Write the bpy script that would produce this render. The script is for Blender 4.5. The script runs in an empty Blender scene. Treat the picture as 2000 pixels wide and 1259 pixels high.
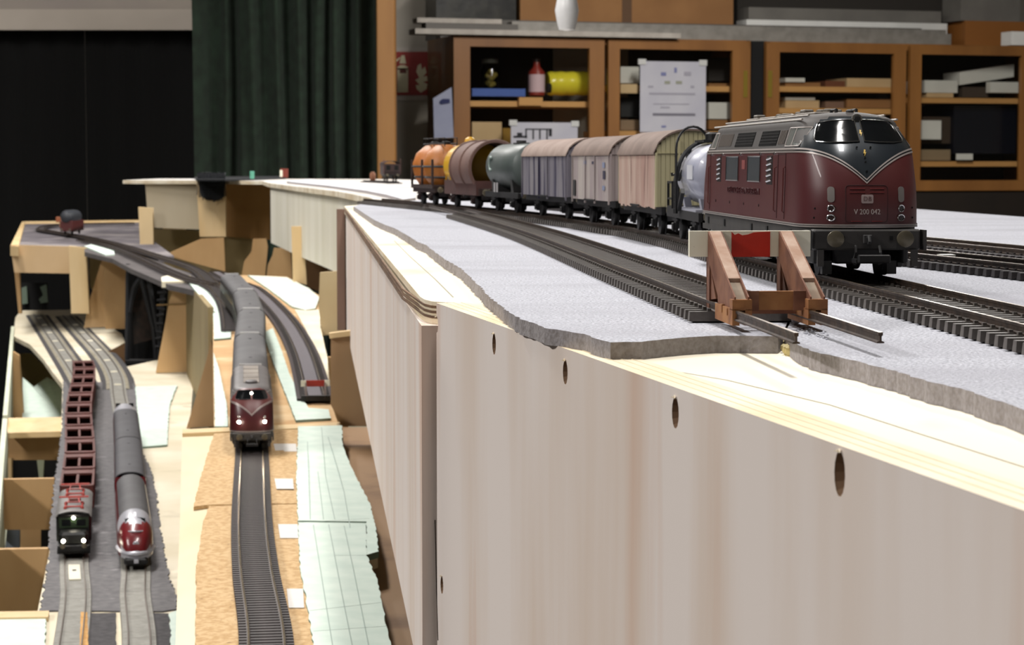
import bpy, bmesh, math, random
from mathutils import Vector, Matrix
random.seed(7)
C = bpy.context.scene.collection
MM = 0.001
CAMZ = 1250.0                       # lens height above the floor, mm
F = 4200.0; PP = (1000.0, 629.5); HOR = 315.0
PITCH = math.atan((PP[1]-HOR)/F)

# ------------------------------------------------------------------ camera, world, lamps, exposure
sc = bpy.context.scene
cd = bpy.data.cameras.new('camera'); cam = bpy.data.objects.new('camera', cd); C.objects.link(cam)
cam.location = (0, 0, CAMZ*MM); cam.rotation_euler = (math.pi/2-PITCH, 0, 0)
cd.sensor_width = 36; cd.lens = 36*F/2000; cd.clip_start = 0.02; cd.clip_end = 40
cd.dof.use_dof = True; cd.dof.focus_distance = 0.585; cd.dof.aperture_fstop = 100
sc.camera = cam
sc.view_settings.view_transform = 'Standard'; sc.view_settings.look = 'None'
sc.view_settings.gamma = 1; sc.view_settings.use_curve_mapping = False
sc.view_settings.exposure = 0.45
w = bpy.data.worlds.new('world'); sc.world = w; w.use_nodes = True
w.node_tree.nodes['Background'].inputs[0].default_value = (0.85, 0.92, 1, 1)
w.node_tree.nodes['Background'].inputs[1].default_value = 0.05
def lamp(name, loc, sx, sy, power, col=(1, 0.965, 0.925), rot=(0, 0, 0), spread=180):
    l = bpy.data.lights.new(name, 'AREA'); l.shape = 'RECTANGLE'; l.size = sx; l.size_y = sy
    l.energy = power; l.color = col; l.spread = math.radians(spread)
    o = bpy.data.objects.new(name, l); C.objects.link(o)
    o.location = (loc[0]*MM, loc[1]*MM, (loc[2]+CAMZ)*MM); o.rotation_euler = rot
    return o
lamp('ceiling_and_fill_light', (150, 650, 1380), 0.12, 0.9, 17)
lamp('ceiling_and_fill_light', (-2300, 300, 1380), 0.2, 1.6, 70)  # added fill from the left, brightens the face of the side panel
lamp('ceiling_and_fill_light', (-700, 2600, 1380), 0.15, 1.4, 30)
lamp('ceiling_and_fill_light', (900, 5000, 1380), 0.15, 1.4, 72)  # added fill near the back, brightens the cabinets
lamp('ceiling_and_fill_light', (-1400, 4600, 1380), 0.15, 1.4, 34)

# ------------------------------------------------------------------ projection helpers (mm, relative to the lens)
cp, sp = math.cos(PITCH), math.sin(PITCH)
def ray(px, py):
    u = (px-PP[0])/F; v = (PP[1]-py)/F
    return Vector((u, cp+v*sp, -sp+v*cp))
def W(px, py, h, k=0.0, y0=0.0):        # on the plane z = -(h - k (Y-y0))
    d = ray(px, py); t = -(h+k*y0)/(d.z-k*d.y)
    return d*t
def D(px, py, Y):
    d = ray(px, py); return d*(Y/d.y)
K1 = 0.016
def h1(Y): return 231.0 if Y < 1732 else 231.0-K1*(Y-1732)
def W1(px, py, dh=0.0):                 # on the climbing middle level
    p = W(px, py, 231+dh)
    return p if p.y < 1732 else W(px, py, 231+dh, K1, 1732)

# ------------------------------------------------------------------ materials
def lin(c):
    if isinstance(c, str): c = tuple(int(c[i:i+2], 16)/255 for i in (0, 2, 4))
    return tuple((x/12.92 if x <= 0.04045 else ((x+0.055)/1.055)**2.4) for x in c)+(1,)
_M = {}
def mat(name, col, rough=0.6, metal=0.0, col2=None, scale=None, stretch=(1, 1, 1), bump=0.0, det=4, lo=0.35, hi=0.65, col3=None, scale3=None, lo3=0.62, hi3=0.7, stretch3=None, emit=0, coat=0, dist=0.0):
    if name in _M: return _M[name]
    m = bpy.data.materials.new(name); m.use_nodes = True; _M[name] = m
    nt = m.node_tree; N = nt.nodes; L = nt.links; b = N['Principled BSDF']
    b.inputs['Base Color'].default_value = lin(col); b.inputs['Roughness'].default_value = rough; b.inputs['Metallic'].default_value = metal
    if coat: b.inputs['Coat Weight'].default_value = coat
    if emit:
        b.inputs['Emission Color'].default_value = lin(col); b.inputs['Emission Strength'].default_value = emit
    if col2 is None and not bump: 
        col2 = tuple(x*0.88 for x in (lin(col)[:3])); sc2 = 150
        tc = N.new('ShaderNodeTexCoord'); nz = N.new('ShaderNodeTexNoise'); nz.inputs['Scale'].default_value = sc2
        L.new(tc.outputs['Object'], nz.inputs['Vector'])
        mx = N.new('ShaderNodeMix'); mx.data_type = 'RGBA'; mx.inputs[6].default_value = lin(col); mx.inputs[7].default_value = col2+(1,)
        L.new(nz.outputs['Fac'], mx.inputs[0]); L.new(mx.outputs[2], b.inputs['Base Color'])
        return m
    tc = N.new('ShaderNodeTexCoord'); mp = N.new('ShaderNodeMapping'); mp.inputs['Scale'].default_value = stretch
    L.new(tc.outputs['Object'], mp.inputs['Vector'])
    nz = N.new('ShaderNodeTexNoise'); nz.inputs['Scale'].default_value = scale or 200; nz.inputs['Detail'].default_value = det; nz.inputs['Distortion'].default_value = dist
    L.new(mp.outputs['Vector'], nz.inputs['Vector'])
    rp = N.new('ShaderNodeMapRange'); rp.inputs[1].default_value = lo; rp.inputs[2].default_value = hi
    L.new(nz.outputs['Fac'], rp.inputs[0])
    src = None
    if col2 is not None:
        mx = N.new('ShaderNodeMix'); mx.data_type = 'RGBA'; mx.inputs[6].default_value = lin(col); mx.inputs[7].default_value = lin(col2)
        L.new(rp.outputs[0], mx.inputs[0]); src = mx.outputs[2]
    if col3 is not None:
        mp3 = N.new('ShaderNodeMapping'); mp3.inputs['Scale'].default_value = stretch3 or (1, 1, 1); mp3.inputs['Location'].default_value = (.37, .11, .23)
        L.new(tc.outputs['Object'], mp3.inputs['Vector'])
        n3 = N.new('ShaderNodeTexNoise'); n3.inputs['Scale'].default_value = scale3 or 40; n3.inputs['Detail'].default_value = 5
        L.new(mp3.outputs['Vector'], n3.inputs['Vector'])
        r3 = N.new('ShaderNodeMapRange'); r3.inputs[1].default_value = lo3; r3.inputs[2].default_value = hi3
        L.new(n3.outputs['Fac'], r3.inputs[0])
        m3 = N.new('ShaderNodeMix'); m3.data_type = 'RGBA'; m3.inputs[7].default_value = lin(col3)
        if src: L.new(src, m3.inputs[6])
        else: m3.inputs[6].default_value = lin(col)
        L.new(r3.outputs[0], m3.inputs[0]); src = m3.outputs[2]
    if src: L.new(src, b.inputs['Base Color'])
    if bump:
        bp = N.new('ShaderNodeBump'); bp.inputs['Strength'].default_value = bump; bp.inputs['Distance'].default_value = 0.0006
        L.new(nz.outputs['Fac'], bp.inputs['Height']); L.new(bp.outputs[0], b.inputs['Normal'])
    return m
def glass(name, tint, gloss=0.12, rough=0.03):
    if name in _M: return _M[name]
    m = bpy.data.materials.new(name); m.use_nodes = True; _M[name] = m
    nt = m.node_tree; N = nt.nodes; L = nt.links; N.remove(N['Principled BSDF'])
    t = N.new('ShaderNodeBsdfTransparent'); t.inputs[0].default_value = lin(tint)
    g = N.new('ShaderNodeBsdfGlossy'); g.inputs[1].default_value = rough
    mx = N.new('ShaderNodeMixShader'); lw = N.new('ShaderNodeLayerWeight'); lw.inputs[0].default_value = gloss
    L.new(lw.outputs['Fresnel'], mx.inputs[0]); L.new(t.outputs[0], mx.inputs[1]); L.new(g.outputs[0], mx.inputs[2])
    L.new(mx.outputs[0], N['Material Output'].inputs[0]); return m

plytop = mat('birch_ply_top', 'eee7d6', .7, col2='e2d6bb', scale=9, stretch=(1, .25, 1), bump=.15, det=7, lo=.4, hi=.75, col3='b5a47e', scale3=16, lo3=.52, hi3=.75, stretch3=(1, .5, 1))
plyside = mat('birch_ply_side', 'eae0da', .55, col2='dccabb', scale=26, stretch=(1.0, 1.0, .12), bump=.04, det=6, lo=.42, hi=.7, col3='d4b39d', scale3=30, stretch3=(1, 1, .07), lo3=.58, hi3=.75)
plyside2 = mat('grey_ply_side', 'd8d5c8', .6, col2='c8c4b2', scale=12, stretch=(1, 1, .15), bump=.03, det=5, lo=.4, hi=.7)
plyedge = mat('ply_edge_light', 'eadfc8', .8, col2='d8c5a2', scale=120, stretch=(.15, .15, 1), bump=.3, det=6)
plyedged = mat('ply_edge_dark', '7d6149', .85, col2='5d4534', scale=160, stretch=(.2, .2, 1), bump=.3)
pinewood = mat('pale_pine', 'd6bd92', .65, col2='c6a878', scale=18, stretch=(1, 1, .2), bump=.1, det=5)
tanwood = mat('tan_board', 'bd9a6c', .7, col2='ad885a', scale=16, stretch=(1, 1, .3), bump=.1, det=5)
brownwood = mat('brown_board', 'a5835f', .75, col2='8c6a48', scale=9, stretch=(1, .4, 1), bump=.1, det=6)
plaster = mat('cream_board', 'd8cdb8', .8, col2='cabda5', scale=10, bump=.1)
cork = mat('cork_sheet', 'c6a87e', .9, col2='b08f62', scale=260, bump=.6, det=3, lo=.4, hi=.62, col3='6e5238', scale3=420, lo3=.66, hi3=.72)
foam = mat('grey_foam', '90919a', .9, col2='c3c5ce', scale=1300, bump=.9, det=3, lo=.36, hi=.62, col3='9d9da6', scale3=14, lo3=.5, hi3=.8, stretch3=(.5, 1.6, 1))
foamedge = mat('grey_foam_edge', '878180', .95, col2='9b9698', scale=900, bump=.6, det=3)
styro = mat('pale_green_insulation', 'cfdcd2', .85, col2='c2d2c8', scale=60, bump=.2)
styroline = mat('insulation_groove', 'a4b4ac', .9)
greyfelt = mat('grey_ballast_mat', '6d6b6c', .95, col2='5c5a5c', scale=120, bump=.5, det=6, col3='858284', scale3=60)
greyfelt2 = mat('dark_ballast_mat', '4a484a', .95, col2='3a383a', scale=150, bump=.5, det=6)
railm = mat('weathered_rail', '4c3d33', .5, .5, col2='2f2620', scale=300, bump=.3)
railtopm = mat('polished_rail_head', '8d8272', .3, .9, col2='6e5f50', scale=150)
bright = mat('bright_rail', 'b9ac92', .25, .9, col2='9c8d70', scale=100)
sleeperm = mat('grey_plastic_sleeper', '504b48', .6, col2='5f5a56', scale=400, bump=.25, stretch=(1, 1, 1))
sleeperd = mat('dark_sleeper', '2c2829', .6, col2='3a3536', scale=300, bump=.25)
conc = mat('grey_slab_track', '8d8b84', .8, col2='7a7872', scale=120, bump=.2)
black = mat('black_plastic', '0b0b0c', .5, col2='141315', scale=200)
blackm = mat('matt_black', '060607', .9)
darkgrey = mat('dark_grey_frame', '2b2b2c', .55, col2='353434', scale=250)
chassis = mat('weathered_grey_skirt', '302e2d', .65, col2='3a3735', scale=120, bump=.1)
rust = mat('rusty_brown', '84583f', .7, col2='683f2c', scale=180, bump=.4, det=6, col3='5b3424', scale3=90, lo3=.55, hi3=.7)
rustl = mat('rusty_orange', 'a2703f', .7, col2='86552f', scale=150, bump=.4, det=6, col3='6b3d22', scale3=110, lo3=.6, hi3=.72)
white = mat('off_white_paint', 'f4f1de', .6, col2='e8e3cb', scale=90, col3='6d6650', scale3=500, lo3=.7, hi3=.74)
redp = mat('signal_red', 'd3301c', .5, col2='c42816', scale=120)
locored = mat('weathered_crimson', '4c191d', .44, col2='552726', scale=40, stretch=(1, 1, 1), bump=.04, det=5, coat=.08)
locogrey = mat('loco_upper_grey', '342f2d', .65, col2='2c2725', scale=60, bump=.05)
locodark = mat('loco_dark_nose', '2a3036', .22, .3, coat=.5)
chrome = mat('chrome', 'cfcfcf', .18, 1.0)
stripe = mat('pale_stripe', 'a59c98', .4, .3)
lampoff = mat('grey_lens', '8a8784', .3)
lampon = mat('lit_lens', 'fff2dc', .3, emit=60)
lampwarm = mat('amber_lens', 'ffb070', .3, emit=3)
winm = mat('dark_window', '0d0f11', .22, .0, coat=.1)
wint = mat('pale_window', '6f7472', .15, .2)
roofbeige = mat('dusty_beige_roof', '96847a', .75, col2='847067', scale=70, bump=.15)
roofbrown = mat('dusty_brown_roof', '7b6960', .75, col2='69574e', scale=80, bump=.15)
orangewood = mat('orange_wood', '8f6636', .5, col2='7b5428', scale=10, stretch=(1, 1, .15), bump=.05, det=6)

winm.node_tree.nodes['Principled BSDF'].inputs['IOR'].default_value = 1.2
winm.node_tree.nodes['Principled BSDF'].inputs['Roughness'].default_value = .12
# ------------------------------------------------------------------ mesh building
class MB:
    def __init__(s): s.v = []; s.f = []; s.m = []
    def add(s, vs, fs, mi=0):
        o = len(s.v); s.v += [Vector(v) for v in vs]; s.f += [tuple(i+o for i in f) for f in fs]; s.m += [mi]*len(fs); return s
    def box(s, x0, x1, y0, y1, z0, z1, mi=0, c=0):
        if c > 0:
            prof = [(x0+c, y0), (x1-c, y0), (x1, y0+c), (x1, y1-c), (x1-c, y1), (x0+c, y1), (x0, y1-c), (x0, y0+c)]
            vs = []
            for z, k in ((z0, c), (z0+c, 0), (z1-c, 0), (z1, c)):
                cx, cy = (x0+x1)/2, (y0+y1)/2
                for x, y in prof:
                    vs.append((x-k*.7*(1 if x > cx else -1), y-k*.7*(1 if y > cy else -1), z))
            fs = [tuple(range(7, -1, -1)), tuple(range(24, 32))]
            for r in range(3):
                for i in range(8): fs.append((r*8+i, r*8+(i+1) % 8, r*8+8+(i+1) % 8, r*8+8+i))
            return s.add(vs, fs, mi)
        vs = [(x, y, z) for z in (z0, z1) for x, y in ((x0, y0), (x1, y0), (x1, y1), (x0, y1))]
        return s.add(vs, [(3, 2, 1, 0), (4, 5, 6, 7), (0, 1, 5, 4), (1, 2, 6, 5), (2, 3, 7, 6), (3, 0, 4, 7)], mi)
    def obox(s, o, ux, uy, uz, mi=0):       # oriented box: corner o and three edge vectors
        o, ux, uy, uz = map(Vector, (o, ux, uy, uz))
        vs = [o+a+b for b in (Vector(), uz) for a in (Vector(), ux, ux+uy, uy)]
        fs = [(3, 2, 1, 0), (4, 5, 6, 7), (0, 1, 5, 4), (1, 2, 6, 5), (2, 3, 7, 6), (3, 0, 4, 7)]
        if ux.cross(uy).dot(uz) < 0: fs = [f[::-1] for f in fs]
        return s.add(vs, fs, mi)
    def prism(s, top, dz, mi=0, ms=None):   # polygon (3d points) extruded by vector/height downwards
        top = [Vector(p) for p in top]; d = Vector((0, 0, -dz)) if not hasattr(dz, '__len__') else Vector(dz)
        nrm = Vector()
        for i in range(len(top)): a, b = top[i], top[(i+1) % len(top)]; nrm += a.cross(b)
        if nrm.dot(d) > 0: top = top[::-1]
        n = len(top); o = len(s.v)
        s.v += top+[p+d for p in top]
        s.f.append(tuple(range(o, o+n))); s.m.append(mi)
        s.f.append(tuple(range(o+2*n-1, o+n-1, -1))); s.m.append(mi)
        for i in range(n):
            j = (i+1) % n; s.f.append((o+i, o+n+i, o+n+j, o+j)); s.m.append(mi if ms is None else ms)
        return s
    def cyl(s, a, b, r, n=12, r2=None, mi=0, caps=True):
        a, b = Vector(a), Vector(b); r2 = r if r2 is None else r2
        d = (b-a).normalized(); u = d.orthogonal().normalized(); w_ = d.cross(u)
        vs = []
        for p, q in ((a, r), (b, r2)):
            for i in range(n):
                t = 2*math.pi*i/n; vs.append(p+(u*math.cos(t)+w_*math.sin(t))*q)
        fs = [(i, (i+1) % n, n+(i+1) % n, n+i) for i in range(n)]
        if caps: fs += [tuple(range(n-1, -1, -1)), tuple(range(n, 2*n))]
        return s.add(vs, fs, mi)
    def tube(s, pts, r, n=6, mi=0):
        pts = [Vector(p) for p in pts]; rings = []; o = len(s.v); prev = None
        for i, p in enumerate(pts):
            d = (pts[min(i+1, len(pts)-1)]-pts[max(i-1, 0)]).normalized()
            u = d.orthogonal().normalized() if prev is None else (prev-d*prev.dot(d)).normalized()
            prev = u; w_ = d.cross(u)
            s.v += [p+(u*math.cos(2*math.pi*k/n)+w_*math.sin(2*math.pi*k/n))*r for k in range(n)]
        for i in range(len(pts)-1):
            for k in range(n):
                s.f.append((o+i*n+k, o+i*n+(k+1) % n, o+(i+1)*n+(k+1) % n, o+(i+1)*n+k)); s.m.append(mi)
        s.f.append(tuple(o+k for k in range(n-1, -1, -1))); s.m.append(mi)
        s.f.append(tuple(o+(len(pts)-1)*n+k for k in range(n))); s.m.append(mi)
        return s
    def lathe(s, prof, o=(0, 0, 0), ax='z', n=20, mi=0):    # prof: (radius, height)
        o = Vector(o); vs = []
        for r, h in prof:
            for i in range(n):
                t = 2*math.pi*i/n; c, q = r*math.cos(t), r*math.sin(t)
                vs.append(o+Vector({'z': (c, q, h), 'x': (h, c, q), 'y': (q, h, c)}[ax]))
        fs = []
        for k in range(len(prof)-1):
            for i in range(n): fs.append((k*n+i, k*n+(i+1) % n, (k+1)*n+(i+1) % n, (k+1)*n+i))
        fs += [tuple(range(n-1, -1, -1)), tuple(range((len(prof)-1)*n, len(prof)*n))]
        return s.add(vs, fs, mi)
    def sweep(s, pts, prof, mi=0, closed_prof=True, zup=True):   # prof in (side, up), along pts
        o = len(s.v); pts = [Vector(p) for p in pts]; n = len(prof)
        for i, p in enumerate(pts):
            d = pts[min(i+1, len(pts)-1)]-pts[max(i-1, 0)]; d.z = 0; d.normalize(); r = Vector((d.y, -d.x, 0))
            s.v += [p+r*a+Vector((0, 0, b)) for a, b in prof]
        for i in range(len(pts)-1):
            for k in range(n if closed_prof else n-1):
                s.f.append((o+i*n+k, o+(i+1)*n+k, o+(i+1)*n+(k+1) % n, o+i*n+(k+1) % n)); s.m.append(mi)
        if closed_prof:
            s.f.append(tuple(o+k for k in range(n))); s.m.append(mi)
            s.f.append(tuple(o+(len(pts)-1)*n+k for k in range(n-1, -1, -1))); s.m.append(mi)
        return s
    def build(s, name, mats, parent=None, smooth=False, world=True, angle=40):
        """mesh in mm. world: verts are lens-relative; otherwise local to the parent."""
        mats = mats if isinstance(mats, (list, tuple)) else [mats]
        me = bpy.data.meshes.new(name)
        if parent is not None:
            off = Vector(parent['o_']) if world and 'o_' in parent else Vector((0, 0, 0))
            vs = [(v-off)*MM for v in s.v]; loc = None
        elif world:
            c = Vector((sum(v.x for v in s.v)/len(s.v), sum(v.y for v in s.v)/len(s.v), min(v.z for v in s.v)))
            vs = [(v-c)*MM for v in s.v]; loc = (c+Vector((0, 0, CAMZ)))*MM
        else: vs = [v*MM for v in s.v]; loc = None
        me.from_pydata([tuple(v) for v in vs], [], s.f)
        for m in mats: me.materials.append(m)
        me.polygons.foreach_set('material_index', s.m)
        bm = bmesh.new(); bm.from_mesh(me); bmesh.ops.recalc_face_normals(bm, faces=bm.faces)
        if smooth:
            for e in bm.edges:
                if len(e.link_faces) == 2: e.smooth = e.calc_face_angle(0) < math.radians(angle)
            for f in bm.faces: f.smooth = True
        bm.to_mesh(me); bm.free()
        o = bpy.data.objects.new(name, me); C.objects.link(o)
        if loc is not None: o.location = loc
        if parent is not None:
            o.parent = parent
            if world and 'o_' in parent: o['o_'] = tuple(parent['o_'])
        return o
def tag(o, label, cat, group=None):
    o['label'] = label; o['category'] = cat
    if group: o['group'] = group
    return o
def stuff(o): o['kind'] = 'stuff'; return o
def struct(o): o['kind'] = 'structure'; return o
def lab(o, l): o['label'] = l; return o
def thing(name, label, cat, o=(0, 0, 0), group=None):      # world aligned root at lens-relative o
    e = bpy.data.objects.new(name, None); C.objects.link(e); e.empty_display_size = .02
    e.location = Vector((o[0], o[1], o[2]+CAMZ))*MM; e['o_'] = tuple(o)
    return tag(e, label, cat, group)
def vroot(name, label, cat, group=None):                   # vehicle root, parts in local mm
    e = bpy.data.objects.new(name, None); C.objects.link(e); e.empty_display_size = .02
    return tag(e, label, cat, group)
def L(mb, name, m, parent, smooth=False, angle=40): return mb.build(name, m, parent, smooth, world=False, angle=angle)
_kids = {}
def dup(root, label=None, group=None):
    r = root.copy(); C.objects.link(r)
    if label: r['label'] = label
    if group: r['group'] = group
    for ch in list(root.children):
        c = ch.copy(); C.objects.link(c); c.parent = r
        for g in list(ch.children):
            d = g.copy(); C.objects.link(d); d.parent = c
    return r
def solo(name, mb, m, label, cat, group=None, smooth=False): return tag(mb.build(name, m, smooth=smooth), label, cat, group)
def text(parent, s, size, m, frame, ext=.08, name='lettering', sx=1.0):
    cu = bpy.data.curves.new(name, 'FONT'); cu.body = s; cu.size = size*MM; cu.align_x = 'CENTER'; cu.align_y = 'CENTER'
    cu.extrude = ext*MM; cu.resolution_u = 3
    t = bpy.data.objects.new('t', cu); C.objects.link(t); bpy.context.view_layer.update()
    me = bpy.data.meshes.new_from_object(t.evaluated_get(bpy.context.evaluated_depsgraph_get()))
    bpy.data.objects.remove(t); me.name = name; me.materials.clear(); me.materials.append(m)
    me.transform(Matrix.Diagonal((sx, 1, 1, 1)))
    o = bpy.data.objects.new(name, me); C.objects.link(o); o.parent = parent; o.matrix_local = frame
    return o
def frame(o, x, y):     # local mm frame with x to the right of the text and y up it
    x = Vector(x).normalized(); z = x.cross(Vector(y)).normalized(); y = z.cross(x)
    m = Matrix.Identity(4)
    for i in range(3): m[i][0] = x[i]; m[i][1] = y[i]; m[i][2] = z[i]; m[i][3] = o[i]*MM
    return m
def smoothpath(pts, step=5.0):
    pts = [Vector(p) for p in pts]; P = [pts[0]*2-pts[1]]+pts+[pts[-1]*2-pts[-2]]; out = []
    for i in range(1, len(P)-2):
        n = max(2, int((P[i+1]-P[i]).length/step))
        for k in range(n):
            t = k/n
            out.append(.5*((2*P[i])+(P[i+1]-P[i-1])*t+(2*P[i-1]-5*P[i]+4*P[i+1]-P[i+2])*t*t+(3*P[i]-P[i-1]-3*P[i+1]+P[i+2])*t**3))
    out.append(pts[-1]); return out
class Path:
    def __init__(s, pts, step=5.0):
        s.p = smoothpath(pts, step); s.d = [0.0]
        for a, b in zip(s.p, s.p[1:]): s.d.append(s.d[-1]+(b-a).length)
        s.len = s.d[-1]
    def at(s, d):
        import bisect
        if d <= 0: return s.p[0]+(s.p[0]-s.p[1]).normalized()*(-d)
        if d >= s.len: return s.p[-1]+(s.p[-1]-s.p[-2]).normalized()*(d-s.len)
        i = bisect.bisect_right(s.d, d)-1; t = (d-s.d[i])/(s.d[i+1]-s.d[i]); return s.p[i].lerp(s.p[i+1], t)
    def dirn(s, d): return (s.at(d+2)-s.at(d-2)).normalized()
    def off(s, o, d0=0, d1=None, step=8):
        d1 = s.len if d1 is None else d1; n = max(2, int((d1-d0)/step)); out = []
        for i in range(n+1):
            d = d0+(d1-d0)*i/n; t = s.dirn(d); r = Vector((t.y, -t.x, 0)).normalized(); out.append(s.at(d)+r*o)
        return out
    def findY(s, Y):    # path runs towards the camera or away
        best = min(range(len(s.p)), key=lambda i: abs(s.p[i].y-Y)); return s.d[best]
def place(root, path, d, length, flip=False):      # vehicle centre at distance d, +X along falling/rising path
    a = path.at(d-length*.33); b = path.at(d+length*.33); c = (a+b)/2; t = (b-a).normalized()
    if flip: t = -t
    x = t; y = Vector((-t.y, t.x, 0)).normalized(); z = x.cross(y)
    m = Matrix.Identity(4)
    for i in range(3): m[i][0] = x[i]; m[i][1] = y[i]; m[i][2] = z[i]
    m.translation = (c+Vector((0, 0, CAMZ)))*MM
    root.matrix_world = m

# ------------------------------------------------------------------ tracks
RAIL = [(-.75, -2.2), (.75, -2.2), (.75, -1.9), (.2, -1.7), (.2, -.75), (.45, -.6), (.45, 0), (-.45, 0), (-.45, -.6), (-.2, -.75), (-.2, -1.7), (-.75, -1.9)]
def track(name, label, path, o, sl0, sl1, r0=0, r1=None, pitch=6.6, near=None, sm=sleeperm, rm=railm, top=railtopm, gauge=16.5, slen=30, sth=2.4, chairs=True, swid=2.9, tie='sleeper', web=True):
    """path at rail-top level; sleepers between distances sl0..sl1, those within `near` are single parts"""
    root = thing(name, label, 'track', o)
    for sgn in (-1, 1):
        g = sgn*(gauge/2+.4)
        r = MB().sweep(path.off(g, r0, r1), RAIL).build('rail', rm, root)
        h = MB().sweep([p+Vector((0, 0, .03)) for p in path.off(g, r0, r1)], [(-.36, -.25), (.36, -.25), (.36, .03), (-.36, .03)]).build('rail_head', top, r)
        lab(h, 'worn shiny running surface of the rail')
    proto = MB()
    hl, hw = slen/2, swid/2
    proto.add([(-hw, -hl, -2.2-sth), (hw, -hl, -2.2-sth), (hw, hl, -2.2-sth), (-hw, hl, -2.2-sth), (-hw*.8, -hl+.2, -2.2), (hw*.8, -hl+.2, -2.2), (hw*.8, hl-.2, -2.2), (-hw*.8, hl-.2, -2.2)],
              [(3, 2, 1, 0), (4, 5, 6, 7), (0, 1, 5, 4), (1, 2, 6, 5), (2, 3, 7, 6), (3, 0, 4, 7)])
    if chairs:
        for sgn in (-1, 1):
            for q in (-1, 1):
                y = sgn*(gauge/2+.4)+q*1.25; proto.box(-.6, .6, y-.45, y+.45, -2.2, -1.5)
    far = MB(); d = sl0; first = None; cnt = 0
    while d <= sl1:
        p = path.at(d); t = path.dirn(d); t.z = 0; t.normalize()
        ang = math.atan2(t.y, t.x)
        if near and near[0] <= d <= near[1]:
            if first is None:
                first = proto.build(tie, sm, root, world=False); ob = first
            else:
                ob = first.copy(); C.objects.link(ob); ob.parent = root
            ob.location = (p-Vector(o))*MM; ob.rotation_euler = (0, 0, ang)
        else:
            R = Matrix.Rotation(ang, 3, 'Z'); far.add([R @ v+p for v in proto.v], proto.f); cnt += 1
        d += pitch
    if cnt: stuff(far.build(tie+'s', sm, root))
    if web and chairs:  # black strip that paints the shade in the gaps between sleepers
        MB().sweep(path.off(0, max(sl0, 0), min(sl1, path.len)), [(-slen/2+1.2, -4.95), (slen/2-1.2, -4.95), (slen/2-1.2, -4.2), (-slen/2+1.2, -4.2)]).build('gap_shade_strip', blackm, root)
    if web:     # the moulded strips that tie the sleepers together under the rails
        for sgn in (-1, 1):
            MB().sweep(path.off(sgn*(gauge/2+.4), max(sl0, 0), min(sl1, path.len)), [(-.9, -4.4), (.9, -4.4), (.9, -2.4), (-.9, -2.4)]).build('sleeper_web', sm, root)
    return root

# ------------------------------------------------------------------ the room
FL = -CAMZ
wallm = mat('grey_plaster_wall', '8f8a80', .9, col2='86817a', scale=3, bump=.1)
wallw = mat('pale_plaster_wall', 'a29c92', .9, col2='989288', scale=3, bump=.1)
darkwall = mat('black_painted_wall', '060606', .9)
floorm = mat('grey_linoleum', '4c4844', .6, col2='403c39', scale=6)
ceilm = mat('white_ceiling', 'c8c4ba', .9, col2='bdb9af', scale=3)
RX0, RX1, RY0, RY1, CZ = -3600, 3800, -2500, 9200, 1480
struct(MB().box(RX0, RX1, RY0, RY1, FL-60, FL).build('floor', floorm))
struct(MB().box(RX0, RX1, RY0, RY1, CZ, CZ+60).build('ceiling', ceilm))
struct(MB().box(RX0-80, RX0, RY0, RY1, FL, CZ).build('wall_left', darkwall))
struct(MB().box(RX1, RX1+80, RY0, RY1, FL, CZ).build('wall_right', wallm))
struct(MB().box(RX0, RX1, RY0-80, RY0, FL, CZ).build('wall_front', wallm))
struct(MB().box(RX0, RX1, RY1, RY1+80, FL, CZ).build('wall_back', wallm))
# beige header over the black opening, back left
a = D(-30, 55, 7000); b = D(395, 60, 7000)
hd = MB().box(RX0, b.x+120, 7000, 7100, a.z, CZ).build('trim_1', mat('beige_header', 'a39a90', .8, col2='99908a', scale=4)); struct(hd)
hl = MB().box(RX0, b.x+120, 6960, 7000, a.z-8, a.z+58).build('trim_2', mat('pale_header_edge', 'bdb3a8', .8, col2='b2a89d', scale=4)); struct(hl)
# black cloth panels hung below the header
bd = thing('backdrop_cloth', 'black cloth panels hanging under the beige beam behind the layout', 'cloth', (-1500, 7050, FL))
for k in range(5):
    x0 = -2560+k*390; pts = []
    for i in range(25):
        pts.append((x0+i*388/24, 7050+7*math.sin(i*1.1+k)))
    mb = MB(); n = len(pts)
    vs = [(x, y, z) for z in (FL+2, a.z+2) for x, y in pts]+[(x, y+3, z) for z in (FL+2, a.z+2) for x, y in pts]
    fs = [(i, i+1, n+i+1, n+i) for i in range(n-1)]+[(2*n+i, 3*n+i, 3*n+i+1, 2*n+i+1) for i in range(n-1)]
    fs += [(0, n, 3*n, 2*n), (n-1, 3*n-1, 4*n-1, 2*n-1)]
    mb.add(vs, fs).build('cloth_panel', mat('black_cloth', '020202', 1.0), bd)
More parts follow.
